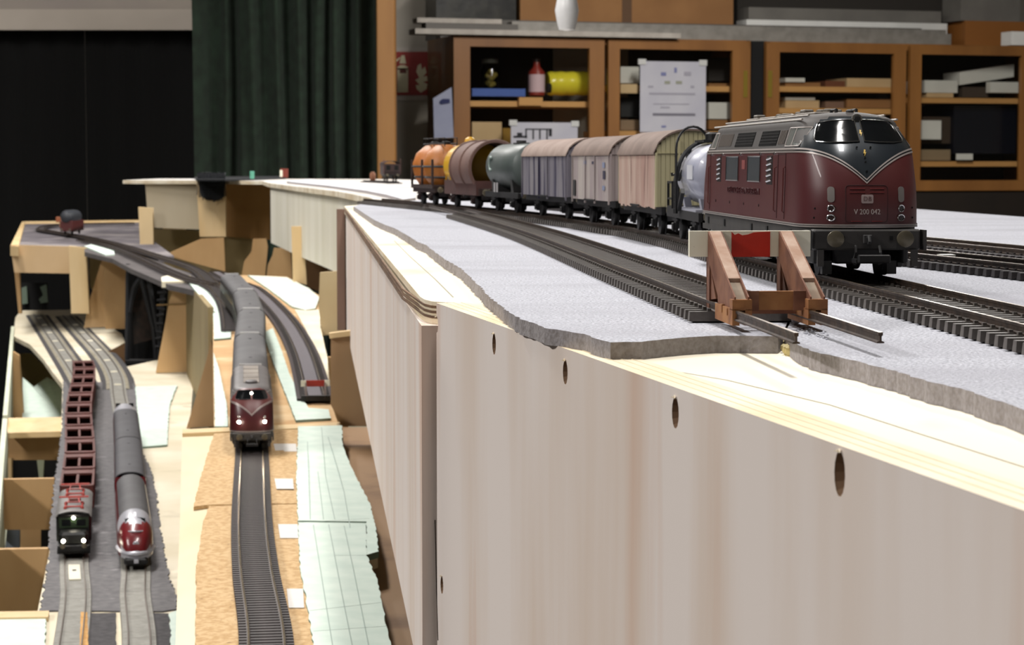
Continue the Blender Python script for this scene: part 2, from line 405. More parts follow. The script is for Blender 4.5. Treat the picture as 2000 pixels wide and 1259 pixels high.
# dark green curtain
gc = thing('green_curtain', 'dark green curtain hanging in heavy folds beside the wooden post', 'curtain', (-700, 6500, FL))
cx0 = D(376, 100, 6500).x; cx1 = D(742, 100, 6500).x; topz = 700
def folds(px):      # depth of the folds along the width
    f = 0
    for c, w_, dpt in ((378, 14, -30), (420, 20, 26), (440, 9, -20), (458, 8, 34), (490, 26, -38), (515, 10, 20), (548, 26, -40), (560, 10, 40), (586, 12, -34), (607, 7, 24), (622, 13, -38), (642, 7, 22), (660, 14, -36), (680, 8, 30), (702, 10, -32), (722, 9, 30), (738, 8, -10)):
        f += dpt*math.exp(-((px-c)/w_)**2)
    return f*1.5
mb = MB(); n = 181; rows = 14; vs = []
for back in (0, 3):
    for r in range(rows+1):
        z = FL+40+(topz-FL-40)*r/rows
        for i in range(n):
            px = 376+(742-376)*i/(n-1); tt = 1-(r/rows)
            vs.append((cx0+(cx1-cx0)*i/(n-1)+(18 if i < 30 else 0)*tt*(1-i/30 if i < 30 else 0), 6500+folds(px+6*math.sin(r*.7+px*.02)*tt)*(.75+.25*math.sin(px*.13+r*.5))+back, z))
S = (rows+1)*n; fs = []
for r in range(rows):
    for i in range(n-1):
        q = r*n+i; fs.append((q, q+1, q+n+1, q+n)); fs.append((S+q, S+q+n, S+q+n+1, S+q+1))
for r in range(rows):
    q = r*n; fs.append((q, q+n, S+q+n, S+q)); q += n-1; fs.append((q, S+q, S+q+n, q+n))
mb.add(vs, fs).build('curtain_cloth', mat('dark_green_cloth', '17261a', 1.0, col2='0f1a10', scale=30, bump=.2), gc, smooth=True)
MB().cyl((cx0-60, 6500, topz+6), (cx1+40, 6500, topz+6), 12).build('curtain_rail', blackm, gc, smooth=True)
# orange wooden post and the wall behind it
pz0, pz1 = FL, CZ
pa = D(735, 0, 6400).x; pb = D(771, 0, 6400).x
struct(MB().box(pa, pb, 6400, 6480, pz0, pz1, c=3).build('trim_3', orangewood))
struct(MB().box(pa-30, 400, 7450, 7520, FL, CZ).build('wall_partition', wallw))
# red fire-extinguisher sign
Ys = 7440
sg = thing('fire_extinguisher_sign', 'red sign with white extinguisher and flames on the pale wall', 'sign', tuple(D(806, 190, Ys)))
a = D(768, 186, Ys); b = D(838, 101, Ys)
MB().box(D(764, 190, Ys).x, D(849, 96, Ys).x, Ys+4, Ys+8, D(0, 196, Ys).z, D(0, 92, Ys).z).build('backing', mat('sign_backing', 'a9a199', .6), sg)
MB().box(a.x, b.x, Ys, Ys+4, a.z, b.z, c=.8).build('plate', mat('sign_red', '8a160c', .5), sg)
sw = mat('sign_white', 'cfc7a8', .6)
def shape2d(pts, Y, th): return MB().prism([D(x, y, Y) for x, y in pts], (0, th, 0))
p_ = MB()
for poly in ([(776, 131), (782, 127), (790, 127), (797, 131), (797, 180), (776, 180)], [(780, 124), (784, 108), (790, 108), (793, 124)], [(771, 118), (782, 111), (781, 115), (773, 122)], [(776, 133), (797, 133), (797, 136), (776, 136)]):
    o_ = shape2d(poly, Ys-1.2, 1.2); p_.add(o_.v, o_.f)
p_.build('extinguisher_symbol', sw, sg)
p_ = MB()
for poly in ([(816, 128), (822, 124), (824, 136), (830, 130), (833, 142), (826, 150), (834, 148), (835, 158), (826, 160), (835, 164), (833, 174), (822, 181), (814, 174), (812, 166), (820, 166), (811, 156), (819, 152), (813, 140)],):
    o_ = shape2d(poly, Ys-1.2, 1.2); p_.add(o_.v, o_.f)
p_.build('flame_symbol', sw, sg)
MB().box(D(780, 0, Ys-2.4).x, D(793, 0, Ys-2.4).x, Ys-2, Ys-1.2, D(0, 143, Ys).z, D(0, 136, Ys).z).build('symbol_band', mat('sign_band', '5a2014', .6), sg)
# pale blue notice on the side of the cabinet
nt = thing('wall_notice', 'pale blue paper notice with dark blue mark beside the cabinet', 'notice', tuple(D(870, 262, 6940)))
shape2d([(846, 192), (882, 170), (886, 268), (848, 272)], 6940, 1.5).build('paper', mat('notice_paper', '8f93a6', .8, col2='8589a0', scale=12), nt)
shape2d([(858, 198), (864, 193), (878, 193), (879, 201), (860, 204)], 6938, 1.2).build('printed_mark', mat('notice_blue', '1c2350', .7), nt)

# ------------------------------------------------------------------ glazed cabinets on the slanted back wall
CO = Vector((D(885, 0, 7000).x, 7000, 0)); CE = Vector((1820, 7617, 0)); CDX = (CE-CO).normalized(); CDN = Vector((-CDX.y, CDX.x, 0))
def CP(px, py, d=0.0):      # point on the plane d mm behind the cabinet fronts
    r = ray(px, py); o = CO+CDN*d; t = o.dot(CDN)/r.dot(CDN); return r*t
CTOP = CP(885, 68).z
def cbox(mb, px0, py0, px1, py1, d0, d1, ref=None, zs=None, mi=0):   # rectangle seen at depth d0, running back to d1
    a = CP(px0, py1, d0); b = CP(px1, py1, d0); ta = CP(px0, py0, d0); tb = CP(px1, py0, d0)
    if zs: z0, z1 = zs
    else: z0, z1 = (a.z+b.z)/2, (ta.z+tb.z)/2
    o = Vector((a.x, a.y, z0)); return mb.obox(o, Vector((b.x-a.x, b.y-a.y, 0)), CDN*(d1-d0), Vector((0, 0, z1-z0)), mi)
def cz(py, px=1000, d=0): return CP(px, py, d).z
cabm = mat('orange_cabinet_wood', '85592a', .45, col2='704820', scale=8, stretch=(1, 1, .2), bump=.05, det=5, coat=.15)
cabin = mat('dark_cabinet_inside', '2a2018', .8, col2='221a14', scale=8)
shelfm = mat('beech_shelf', 'd2a064', .5, col2='c08e54', scale=10, stretch=(.2, .2, 1))
cglass = glass('cabinet_glass', 'f4f4f2', .16)
brass = mat('brass_plate', '9c8638', .35, .6)
def cabinet(label, px0, px1, doors, shelves, top):
    rt = thing('display_cabinet', label, 'cabinet', (CP(px0, 300).x, CP(px0, 300).y, FL), 'glazed cabinets along the back wall')
    b = MB(); tz = top; dp = 345
    for x0, x1 in ((px0, px0+8), (px1-8, px1)): cbox(b, x0, 0, x1, 100, 22, dp, zs=(FL, tz-1))
    cbox(b, px0, 0, px1, 1, 22, dp, zs=(tz-22, tz)); cbox(b, px0, 0, px1, 1, 22, dp, zs=(FL+60, FL+82))
    b.build('body', cabm, rt)
    cbox(MB(), px0+8, 0, px1-8, 1, dp-12, dp, zs=(FL+82, tz-22)).build('back_or_shade_panel', cabin, rt)
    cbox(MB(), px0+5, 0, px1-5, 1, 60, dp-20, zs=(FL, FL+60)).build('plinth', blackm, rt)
    for (x0, x1, py) in shelves:
        z = cz(py, (x0+x1)/2, 60); cbox(MB(), x0, 0, x1, 1, 40, dp-13, zs=(z-18, z)).build('shelf', shelfm, rt)
    for (x0, x1, lock, w0, w1) in doors:
        dr = MB(); zt = tz-6; zb = cz(372, (x0+x1)/2)
        zi = zt-30
        cbox(dr, x0, 0, x0+w0, 1, 0, 21, zs=(zb, zt)); cbox(dr, x1-w1, 0, x1, 1, 0, 21, zs=(zb, zt))
        cbox(dr, x0+w0+.1, 0, x1-w1-.1, 1, 0, 21, zs=(zi, zt)); cbox(dr, x0+w0+.1, 0, x1-w1-.1, 1, 0, 21, zs=(zb, zb+36))
        dd = dr.build('door', cabm, rt)
        cbox(MB(), x0+w0, 0, x1-w1, 1, 9, 13, zs=(zb+30, zi+6)).build('pane', cglass, dd)
        if lock: cbox(MB(), lock-4, 138, lock+4, 190, -2, 0).build('lock_plate', brass, dd)
        # solid lower door
        ld = cbox(MB(), x0, 0, x1, 1, 0, 21, zs=(FL+84, zb-6)).build('door', mat('dark_lower_door', '1c130b', .6, col2='160f08', scale=8), rt)
    return rt
cabinet('orange wooden cabinet with two glass doors, left of the black gap', 885, 1466, [(886, 1181, None, 32, 29), (1189, 1464, 1456, 22, 32)],
        [(893, 1180, 198), (893, 1180, 352), (1190, 1458, 168), (1190, 1458, 256), (1190, 1458, 355)], CTOP)
cabinet('orange wooden cabinet with two glass doors, right of the black gap', 1497, 2060, [(1498, 1772, 1504, 26, 24), (1780, 2058, None, 22, 60)],
        [(1505, 1771, 170), (1505, 1771, 212), (1505, 1771, 352), (1779, 2052, 192), (1779, 2052, 315), (1779, 2052, 362)], CTOP-2)
# black board painting the shade in the open gap between the cabinets
solo('gap_shade_board', cbox(MB(), 1466.5, 60, 1496.5, 300, 40, 380, zs=(FL, CTOP)), blackm, 'black upright board standing in for the shade in the gap between the two orange cabinets', 'board')
def item(name, label, cat, px0, py0, px1, py1, d0, d1, m, c=0, group=None, shelf=None):
    return solo(name, cbox(MB(), px0, py0, px1, py1, d0, d1), m, label, cat, group)
card = mat('brown_cardboard', '9a6f44', .8, col2='8b623a', scale=6, bump=.05)
cardl = mat('pale_cardboard', 'd0b48c', .8, col2='c0a47c', scale=6)
paperw = mat('white_paper', 'dededa', .8, col2='d0d0cc', scale=8)
pgrey = mat('grey_card', '6f6c66', .8, col2='63605b', scale=8)
# inside the leftmost door
jar = thing('glass_jar', 'clear jar of beige fittings on the blue tray in the leftmost cabinet door', 'jar', tuple(CP(957, 177, 120)), None)
jo = CP(957, 173, 120); s_ = 7.12/4.2
MB().lathe([(30, 0), (34, 4), (34, 62), (26, 76), (24, 84)], jo, 'z', 16).build('jar_body', glass('jar_glass', 'b8bca8', .3), jar, smooth=True)
mb = MB()
for k in range(14):
    r1 = random.uniform(0, 18); t1 = random.uniform(0, 6.28); mb.lathe([(3, -8), (9, -4), (9, 4), (3, 8)], jo+Vector((r1*math.cos(t1), r1*math.sin(t1), 12+k*3.4)), 'z', 6)
stuff(mb.build('fittings', mat('beige_fittings', 'e0c27c', .7), jar))
MB().lathe([(26, 84), (27, 86), (27, 96), (22, 98)], jo, 'z', 16).build('lid', mat('grey_lid', '4a4a44', .5), jar, smooth=True)
tr = thing('blue_tray', 'flat blue plastic tray on the top shelf of the leftmost cabinet door', 'tray', tuple(CP(970, 188, 80)))
mb = MB(); cbox(mb, 922, 185, 1026, 188, 70, 300)
for q in ((922, 173, 1026, 185, 70, 74), (922, 173, 1026, 185, 296, 300), (922, 173, 924, 185, 74, 296), (1024, 173, 1026, 185, 74, 296)): cbox(mb, *q)
mb.build('tray_shell', mat('blue_plastic', '4a68b8', .4), tr)
bo = CP(1048, 187, 100)
bt = thing('red_bottle', 'dark red bottle with pale label beside the yellow roll', 'bottle', tuple(bo))
MB().lathe([(24, 0), (27, 3), (27, 78), (12, 96), (10, 112)], bo, 'z', 18).build('bottle_body', mat('dark_red_plastic', '8d3028', .35), bt, smooth=True)
MB().lathe([(27.6, 12), (27.6, 70)], bo, 'z', 18).build('bottle_label', mat('pale_label', 'd8bcc6', .7), bt, smooth=True)
MB().lathe([(12, 112), (12, 122), (9, 124)], bo, 'z', 12).build('cap', mat('dark_cap', '2b1716', .5), bt, smooth=True)
yr = thing('yellow_roll', 'large shiny yellow plastic-wrapped roll in the leftmost cabinet door', 'roll', tuple(CP(1115, 187, 120)))
y0_ = CP(1068, 163, 130); y1_ = CP(1168, 163, 130)
mb = MB(); ax = (y1_-y0_); n_ = 14; vs = []; rr = 40
for i in range(n_+1):
    p = y0_+ax*(i/n_); r_ = rr*(1+.03*math.sin(i*2.1))*(.9 if i in (0, n_) else 1)
    for k in range(20):
        t = 2*math.pi*k/20; vs.append(p+CDN*(r_*math.cos(t))+Vector((0, 0, r_*math.sin(t))))
fs = [(i*20+k, i*20+(k+1) % 20, (i+1)*20+(k+1) % 20, (i+1)*20+k) for i in range(n_) for k in range(20)]+[tuple(range(19, -1, -1)), tuple(range(n_*20, n_*20+20))]
mb.add(vs, fs).build('wrap', mat('shiny_yellow', 'e6da3c', .25, col2='cfc438', scale=14, bump=.2), yr, smooth=True)
c0 = CP(1074, 172, 70); MB().cyl(c0-CDX*9, c0+CDX*2, 16).build('black_end_cap', blackm, yr, smooth=True)
item('storage_box', 'beige flat box on the lower shelf of the leftmost cabinet door', 'box', 922, 238, 980, 300, 80, 260, cardl)
item('storage_box', 'narrow mustard box beside the beige box in the leftmost door', 'box', 982, 250, 998, 300, 90, 240, mat('mustard', '8d6a1c', .7))
item('shelf_label_block', 'small wooden block clipped on the shelf under the red bottle', 'block', 1014, 190, 1060, 206, 22.5, 39, shelfm)
# second door
item('storage_box', 'white topped box at the left of the second glass door', 'box', 1212, 130, 1248, 162, 90, 240, paperw)
item('storage_box', 'small beige box on its shelf behind the large white sheet', 'box', 1212, 164, 1246, 182, 30, 38, cardl)
item('dark_bag', 'dark crumpled bag behind the large white sheet', 'bag', 1212, 190, 1250, 228, 90, 200, mat('dark_bag', '15161a', .6))
item('storage_box', 'round-edged beige box lowest at the left of the second glass door', 'box', 1212, 234, 1248, 254, 60, 200, mat('beige_box', '8c745c', .7))
item('storage_box', 'white box on the lower shelf right of the large white sheet', 'box', 1384, 200, 1430, 232, 80, 240, paperw)
item('storage_box', 'brown card box under the white box in the second glass door', 'box', 1384, 234, 1430, 252, 70, 240, card)
item('paper_stack', 'brown folded papers on the upper shelf right of the large white sheet', 'papers', 1384, 163, 1428, 182, 90, 240, card)
item('dark_folder', 'dark folder leaning at the top of the second glass door', 'folder', 1384, 112, 1428, 158, 150, 170, mat('dark_folder', '241f1d', .6))
# third door
item('paper_stack', 'pale papers on card boxes on the upper shelf of the third glass door', 'papers', 1534, 152, 1572, 160, 70, 240, paperw)
for k, (x0, x1, y0, y1, l) in enumerate(((1534, 1602, 161, 170, 'flat card box under the pale papers in the third glass door'), (1612, 1650, 158, 170, 'small reddish card box in the middle of the third glass door'), (1654, 1746, 153, 170, 'long tan card box on the upper shelf of the third glass door'),
        (1534, 1600, 196, 211, 'flat tan box under the white sheet in the third glass door'), (1612, 1648, 198, 211, 'small pinkish box on the lower shelf of the third glass door'), (1654, 1746, 194, 211, 'long brown box on the lower shelf of the third glass door'))):
    item('storage_box', l, 'box', x0, y0, x1, y1, 80, 250, [card, mat('reddish_card', '6e4028', .8), cardl, cardl, mat('pink_card', '7c6152', .8), card][k])
item('paper_stack', 'white sheet lying on the lower tan box in the third glass door', 'papers', 1534, 190, 1592, 195, 80, 240, paperw)
# fourth door
item('storage_box', 'small white box with beige base left in the fourth glass door', 'box', 1806, 157, 1870, 181, 70, 220, paperw)
item('storage_box', 'beige tray under the small white box in the fourth glass door', 'box', 1810, 181.5, 1862, 190, 72, 220, cardl)
t_ = MB(); A = CP(1874, 166, 90); B_ = CP(1980, 150, 90); t_.obox(A-Vector((0, 0, 0)), B_-A, CDN*120, Vector((0, 0, 45)))
solo('storage_box', t_, paperw, 'large white box leaning askew in the fourth glass door', 'box')
item('storage_box', 'white box lowest at the right of the fourth glass door', 'box', 1934, 160, 1992, 181, 60, 90, paperw)
item('grey_carton', 'grey brown carton under the leaning white box', 'box', 1880, 170, 1930, 190, 100, 240, mat('grey_brown', '453a32', .8))
item('storage_box', 'pale tilted card in the middle of the fourth glass door', 'box', 1792, 235, 1838, 272, 70, 80, paperw)
item('dark_case', 'dark blue plastic case in the middle of the fourth glass door', 'case', 1862, 206, 1984, 300, 80, 300, mat('dark_navy', '10131f', .3))
item('storage_box', 'brown carton behind the pale tilted card in the fourth glass door', 'box', 1790, 228, 1856, 280, 100, 260, mat('brown_carton', '3d2f24', .8))
item('paper_stack', 'pale paper pile on the lowest shelf of the fourth glass door', 'papers', 1794, 292, 1856, 313, 70, 240, mat('pale_pile', '8f7c62', .8))
item('price_label', 'small pale label strip on the shelf under the dark blue case', 'label', 1868, 300, 1900, 312, 20, 24, paperw)
# paper sheets taped to the doors
def sheet(label, x0, y0, x1, y1, marks, lines):
    s = thing('paper_sheet', label, 'sheet', tuple(CP(x0, y1, -4)), 'white sheets taped to the cabinet doors')
    cbox(MB(), x0, y0, x1, y1, -6, -4).build('paper', mat('sheet_paper', 'aeadb4', .8, col2='a5a4ae', scale=10), s)
    for x, y in ((x0-3, y0-5), (x1-12, y0-3)): cbox(MB(), x, y, x+15, y+11, -9, -3).build('corner_tape', mat('tape', 'b9b9b6', .6), s)
    for (ax_, ay, bx, by, m) in marks: cbox(MB(), ax_, ay, bx, by, -7, -6).build('printed_mark', m, s)
    return s
pm1 = mat('print_blue', '6b6f95', .8); pm2 = mat('print_olive', '8a8b7c', .8); pm3 = mat('print_grey', '94929c', .8); pmd = mat('print_dark', '6a6872', .8)
sheet('large white printed sheet with grey bar taped across the second glass door', 1250, 120, 1378, 258,
      [(1291, 141, 1301, 148, pm1), (1317, 132, 1322, 142, pm1), (1336, 140, 1350, 148, pm3), (1298, 158, 1309, 164, pm2), (1320, 158, 1332, 164, pm2), (1268, 181, 1358, 185, pm3), (1276, 202, 1346, 204, pm3), (1290, 208, 1308, 211, pm3), (1275, 221, 1358, 226, pmd), (1292, 245, 1301, 249, pm1), (1266, 167, 1276, 171, pm3), (1349, 167, 1356, 172, pm3)], 0)
pb_ = mat('print_black', '17171c', .8)
sheet('small white sheet with black track drawing above the grey wagon', 998, 239, 1128, 300,
      [(1026, 251, 1078, 253.5, pb_), (1026, 251, 1029, 270, pb_), (1040, 253, 1043, 272, pb_), (1053, 253, 1056, 272, pb_), (1067, 253, 1070, 272, pb_), (1072, 251, 1078, 266, pb_), (1003, 265, 1030, 269, pb_), (1010, 259, 1020, 265, pb_)], 0)
# things lying on top of the cabinets
TZ = CTOP
def topbox(name, label, cat, px0, py0, px1, py1, d0, d1, m, z0=None, group=None):
    a = CP(px0, py1, d0); b = CP(px1, py1, d0); t = CP((px0+px1)/2, py0, d0)
    z0 = z0 if z0 is not None else (a.z+b.z)/2
    z1 = max(t.z, z0+3)
    return solo(name, MB().obox(Vector((a.x, a.y, z0)), Vector((b.x-a.x, b.y-a.y, 0)), CDN*(d1-d0), Vector((0, 0, z1-z0))), m, label, cat, group), z1
strip = mat('aluminium_strip', '8f8b84', .45, .3, col2='7f7b74', scale=30); stripw = mat('white_strip', 'aaa39a', .6, col2='9b948b', scale=30)
_, z1 = topbox('wooden_strip', 'long pale strip lying lowest along the cabinet top edge', 'strip', 811, 60, 1330, 67, -22, 60, stripw, TZ+.5)
_, z2 = topbox('metal_strip', 'long grey metal strip running over both cabinet tops', 'strip', 980, 58, 1858, 66, 66, 110, strip, TZ+.5)
_, z3 = topbox('metal_strip', 'second grey metal profile behind the long strip on the cabinets', 'strip', 1000, 50, 1848, 58, 118, 170, strip, TZ+.5)
_, z4 = topbox('metal_strip', 'thin dark profile lying behind the grey metal profile', 'strip', 860, 46, 1800, 54, 180, 225, mat('dark_profile', '57534e', .5, .3), TZ+.5)
_, zd_ = topbox('metal_strip', 'dark short profile between two pale strips at the left end of the cabinet top', 'strip', 832, 46, 1012, 60, -8, 50, mat('dark_profile', '57534e'), z1+.3)
_, z5 = topbox('wooden_strip', 'short pale strip overhanging the left end of the cabinet top', 'strip', 815, 36, 980, 45, -10, 50, stripw, zd_+.2)
big, zb_ = topbox('cardboard_box', 'large brown cardboard box with dark tape on the left cabinet', 'box', 1016, -60, 1432, 38, 240, 398, card, TZ+.5)
topbox('box_tape', 'dark vertical tape band on the large cardboard box', 'tape', 1215, -58, 1234, 36, 238.5, 239.8, mat('dark_tape', '5d3f22', .6), TZ+2)
topbox('black_bag', 'black plastic bag heap behind the short pale strip', 'bag', 852, -40, 1008, 34, 240, 380, mat('black_film', '141412', .3, col2='2f2e28', scale=20, bump=1.0), TZ+.5)
_, z6 = topbox('board_stack', 'stack of white flat boards on the right cabinet top', 'boards', 1458, 42, 1850, 56, 240, 330, paperw, TZ+.5)
_, z7 = topbox('board_stack', 'grey slanting flat parcel on the white boards', 'parcel', 1462, 18, 1838, 42, 240, 340, pgrey, z6+.3)
topbox('dark_carton', 'dark carton standing behind the grey flat parcel', 'box', 1440, -60, 1868, 12, 345, 398, mat('dark_carton', '2c2823', .8), TZ+.5)
_, z8 = topbox('wooden_crate', 'flat orange wooden tray at the right end of the cabinet top', 'tray', 1885, 42, 2060, 66, 180, 330, mat('orange_tray', '8a5724', .6), TZ+.5)
topbox('storage_box', 'grey card box standing on the orange tray', 'box', 1876, -10, 1992, 38, 185, 320, pgrey, z8+.3)
topbox('paper_stack', 'small white paper pile at the right end of the cabinet top', 'papers', 1975, 62, 2050, 76, 20, 90, paperw, TZ+.5)
# hanging white egg-shaped pull
eg = thing('pull_cord', 'white egg-shaped knob hanging on a cord before the cabinets', 'pull cord', tuple(D(1107, 60, 3000)))
eo = D(1107, 60, 3000); k_ = 3000/F
MB().lathe([(2, 0), (11, 1.5), (16.4*.85, 12), (16.5, 28), (16.4*.8, 46), (9, 55), (3, 58)], eo, 'z', 24).build('knob', mat('white_ceramic', 'cfcfd0', .3), eg, smooth=True, angle=60)
MB().cyl(eo+Vector((0, 0, 56)), Vector((eo.x, eo.y, CZ)), 1.2, 6).build('cord', mat('white_cord', 'aaa8a0', .8), eg)

# ------------------------------------------------------------------ upper deck, near module
HD = 43.5
def P3(l, z): return [Vector((x, y, z)) for x, y in l]
def ox(Y): return -23.2+.221*(659-Y)          # outer face of the near side panel
def fx(Y): return -26-.0932*(Y-641)           # outer face of the far side panel
um = thing('plywood_deck', 'pale plywood deck module with tall side panels under the grey foam', 'model railway deck', (200, 1000, -300))
corner = [(-13.5, 661), (-21, 664.5), (-25, 669), (-27.6, 678), (-29.6, 692)]
deck = [(ox(110)+10.2, 110), (ox(655)+10.2, 655)]+corner+[(fx(2100)-1.6, 2100), (-128, 2330), (-60, 2360), (160, 2360), (260, 2600), (345, 1790), (505, 390), (530, 110)]
MB().prism(P3(deck, -HD), 7.0, ms=1).build('top_board', [plytop, plyedge], um)
for k, dz in enumerate((1.6, 3.2, 4.8)):      # the dark glue plies seen along the rounded edge
    e = [(x-.25, y) for x, y in corner]+[(fx(Y)-1.85, Y) for Y in (760, 900, 1100, 1300, 1600, 2100)]
    pts = [(x, y, -HD-dz) for x, y in e]
    MB().sweep(pts, [(-.1, -.35), (.6, -.35), (.6, .35), (-.1, .35)]).build('glue_ply', plyedged, um)
# near side panel, drilled with countersunk screw slots
def oriented(Ya, Yb, fn, th, z0, z1):
    a = Vector((fn(Ya), Ya, z0)); b = Vector((fn(Yb), Yb, z0)); d = (b-a); n = Vector((d.y, -d.x, 0)).normalized()
    if n.x < 0: n = -n
    return a, d, n*th, Vector((0, 0, z1-z0))
a, d, n, up = oriented(659, 110, ox, 10, -175, -HD+.15)
seg = MB(); K = 14
nb = MB().obox(a, d, n, up)
panel = nb.build('side_panel', [plyside, plyedge], um)
cut = MB()
holes = [(853, 634, 30), (965, 672, 40), (1104, 727, 46), (1319, 806, 60), (1640, 925, 88), (863, 1142, 34)]
nn = n.normalized(); dd = d.normalized()
def onpanel(px, py):
    r = ray(px, py); return r*(a.dot(nn)/r.dot(nn))
scr = []
for px, py, hh in holes:
    c = onpanel(px, py); rz = hh/2*c.y/F; rx = 2.2
    vs = []
    for q, k in ((-1.0, 1.15), (.3, 1.0), (3.4, .55)):
        for i in range(14):
            t = 2*math.pi*i/14; vs.append(c+nn*q+dd*(rx*k*math.cos(t))+Vector((0, 0, rz*k*math.sin(t))))
    fs = [(r*14+i, r*14+(i+1) % 14, (r+1)*14+(i+1) % 14, (r+1)*14+i) for r in range(2) for i in range(14)]+[tuple(range(13, -1, -1)), tuple(range(28, 42))]
    cut.add(vs, fs); scr.append((c, rz))
co = cut.build('cut', plyside, um)
bo_ = panel.modifiers.new('b', 'BOOLEAN'); bo_.operation = 'DIFFERENCE'; bo_.object = co; bo_.solver = 'EXACT'
bpy.context.view_layer.update()
me = bpy.data.meshes.new_from_object(panel.evaluated_get(bpy.context.evaluated_depsgraph_get()))
panel.modifiers.clear(); panel.data = me; bpy.data.objects.remove(co)
me.materials.append(mat('hole_wood', '94765d', .85))
po_ = Vector(um['o_'])
for p in me.polygons:
    c_ = p.center/MM+po_; q_ = (c_-a).dot(nn)
    if .03 < q_ < 3.6 and min((c_-h_[0]).length for h_ in scr) < 9: p.material_index = 2
    else: p.material_index = 1 if p.normal.z > .9 else 0
for c, rz in scr:
    m_ = MB().cyl(c+nn*2.0+Vector((0, 0, .3)), c+nn*3.4+Vector((0, 0, .3)), 1.15, 10)
    m_.box(c.x-.05+nn.x*2, c.x+.05+nn.x*2, c.y-.8, c.y+.8, c.z+.1, c.z+.5)
    lab(m_.build('screw', mat('dark_screw', '2e241c', .5, .5), um), 'dark countersunk screw in its slot')
    sp_ = MB()
    for k in range(3): sp_.tube([c+nn*(-.05)+Vector((0, 0, rz*.95)), c-nn*.4+dd*(k-1)*.6+Vector((0, 0, rz+.1+k*.2)), c-nn*.5+dd*(k-1)*1.2+Vector((0, 0, rz))], .12, 4)
    lab(stuff(sp_.build('wood_splinters', plyedge, um)), 'torn wood fibres at the rim of a screw slot')
# the dark hairline crack at the panel's far end
c1 = onpanel(850, 1015); c2 = onpanel(853, 1150); 
MB().tube([c1-nn*.05, c1.lerp(c2, .4)-nn*.05+dd*.3, c2-nn*.05, onpanel(856, 1250)-nn*.05], .22, 4).build('panel_crack', mat('crack_dark', '3a2c22', .9), um)
# plies along the top edge of the near panel
for q, wd in ((2.6, .35), (5.2, .3), (7.6, .3)):
    MB().obox(a+n.normalized()*q+Vector((0, 0, up.z)), d, n.normalized()*wd, Vector((0, 0, .12))).build('ply_line', mat('ply_line', 'e0d3b8', .9), um)
a2, d2, n2, up2 = oriented(2100, 662, fx, 9, -165, -HD-7.05)
MB().obox(a2, d2, n2, up2).build('side_panel', plyside, um)
MB().box(fx(2104)-9, fx(2104)-1, 2102, 2116, -165, -HD-3).build('batten', mat('brown_batten', '8f7466', .7, col2='7e6355', scale=30, stretch=(1, 1, .2)), um)
for x, y in ((120, 200), (480, 200), (40, 2000), (330, 1700)):
    MB().box(x, x+40, y, y+40, FL, -HD-7.1).build('leg', pinewood, um)
# pencil line on the bare plywood
MB().sweep([W(x, y, HD-.06) for x, y in ((1215, 707), (1420, 742), (1620, 790), (1800, 848), (2010, 915))], [(-.12, 0), (.12, 0), (.12, .05), (-.12, .05)]).build('pencil_line', mat('pencil', '9c9788', .8), um)
MB().sweep([W(x, y, HD-.06) for x, y in ((770, 470), (800, 500), (850, 545), (885, 580))], [(-.2, 0), (.2, 0), (.2, .05), (-.2, .05)]).build('pencil_line', mat('pencil', '9c9788', .8), um)

# grey foam underlay, rough cut edges
HF = 39.5
def wob(pts, amp, step=3.0, seed=1):
    r = random.Random(seed); out = []
    for a_, b_ in zip(pts, pts[1:]):
        n_ = max(1, int((b_-a_).length/step)); dr = (b_-a_).normalized(); nr = Vector((dr.y, -dr.x, 0))
        for k in range(n_): out.append(a_.lerp(b_, k/n_)+nr*r.uniform(-amp, amp))
    out.append(pts[-1]); return out
def foamsheet(edge, rest, name, label, seed):
    e = wob([W(x, y, HF) for x, y in edge], .45, 2.6, seed)
    top = e+[Vector((x, y, -HF)) for x, y in rest]
    mb = MB().prism(top, HD-HF-.05, ms=1)
    o = mb.build(name, [foam, foamedge], None); return tag(o, label, 'foam sheet')
edgeA = [(728, 428), (748, 437), (772, 446), (800, 462), (815, 472), (832, 478), (850, 492), (872, 508), (900, 524), (918, 540), (938, 560), (960, 583), (990, 606), (1016, 622), (1040, 630), (1064, 640), (1100, 645), (1140, 652), (1165, 662), (1192, 668), (1250, 667), (1330, 659), (1400, 655), (1520, 656)]
sA = W(1524, 650, HF)
foamsheet(edgeA, [(sA.x+.5, sA.y), (73, 560), (68, 700), (33, 1150), (-42, 1640), (-105, 1880), (-140, 2000), (-140, 1900)], 'foam_underlay', 'grey foam sheet with ragged edge under the siding that ends at the buffer stop', 3)
edgeB = [(1552, 668), (1580, 683), (1606, 690), (1660, 702), (1700, 712), (1748, 724), (1790, 738), (1840, 750), (1878, 758), (1920, 772), (1960, 785), (2010, 806), (2120, 845)]
foamsheet(edgeB, [(150, 330), (490, 400), (338, 1785), (250, 2560), (150, 2330), (-70, 2330), (-134, 2010), (-100, 1880), (-38, 1642), (34.5, 1150), (69, 700), (74, 560), (62.6, 493)], 'foam_underlay', 'large white-grey foam sheet carrying the track of the red diesel locomotive', 5)
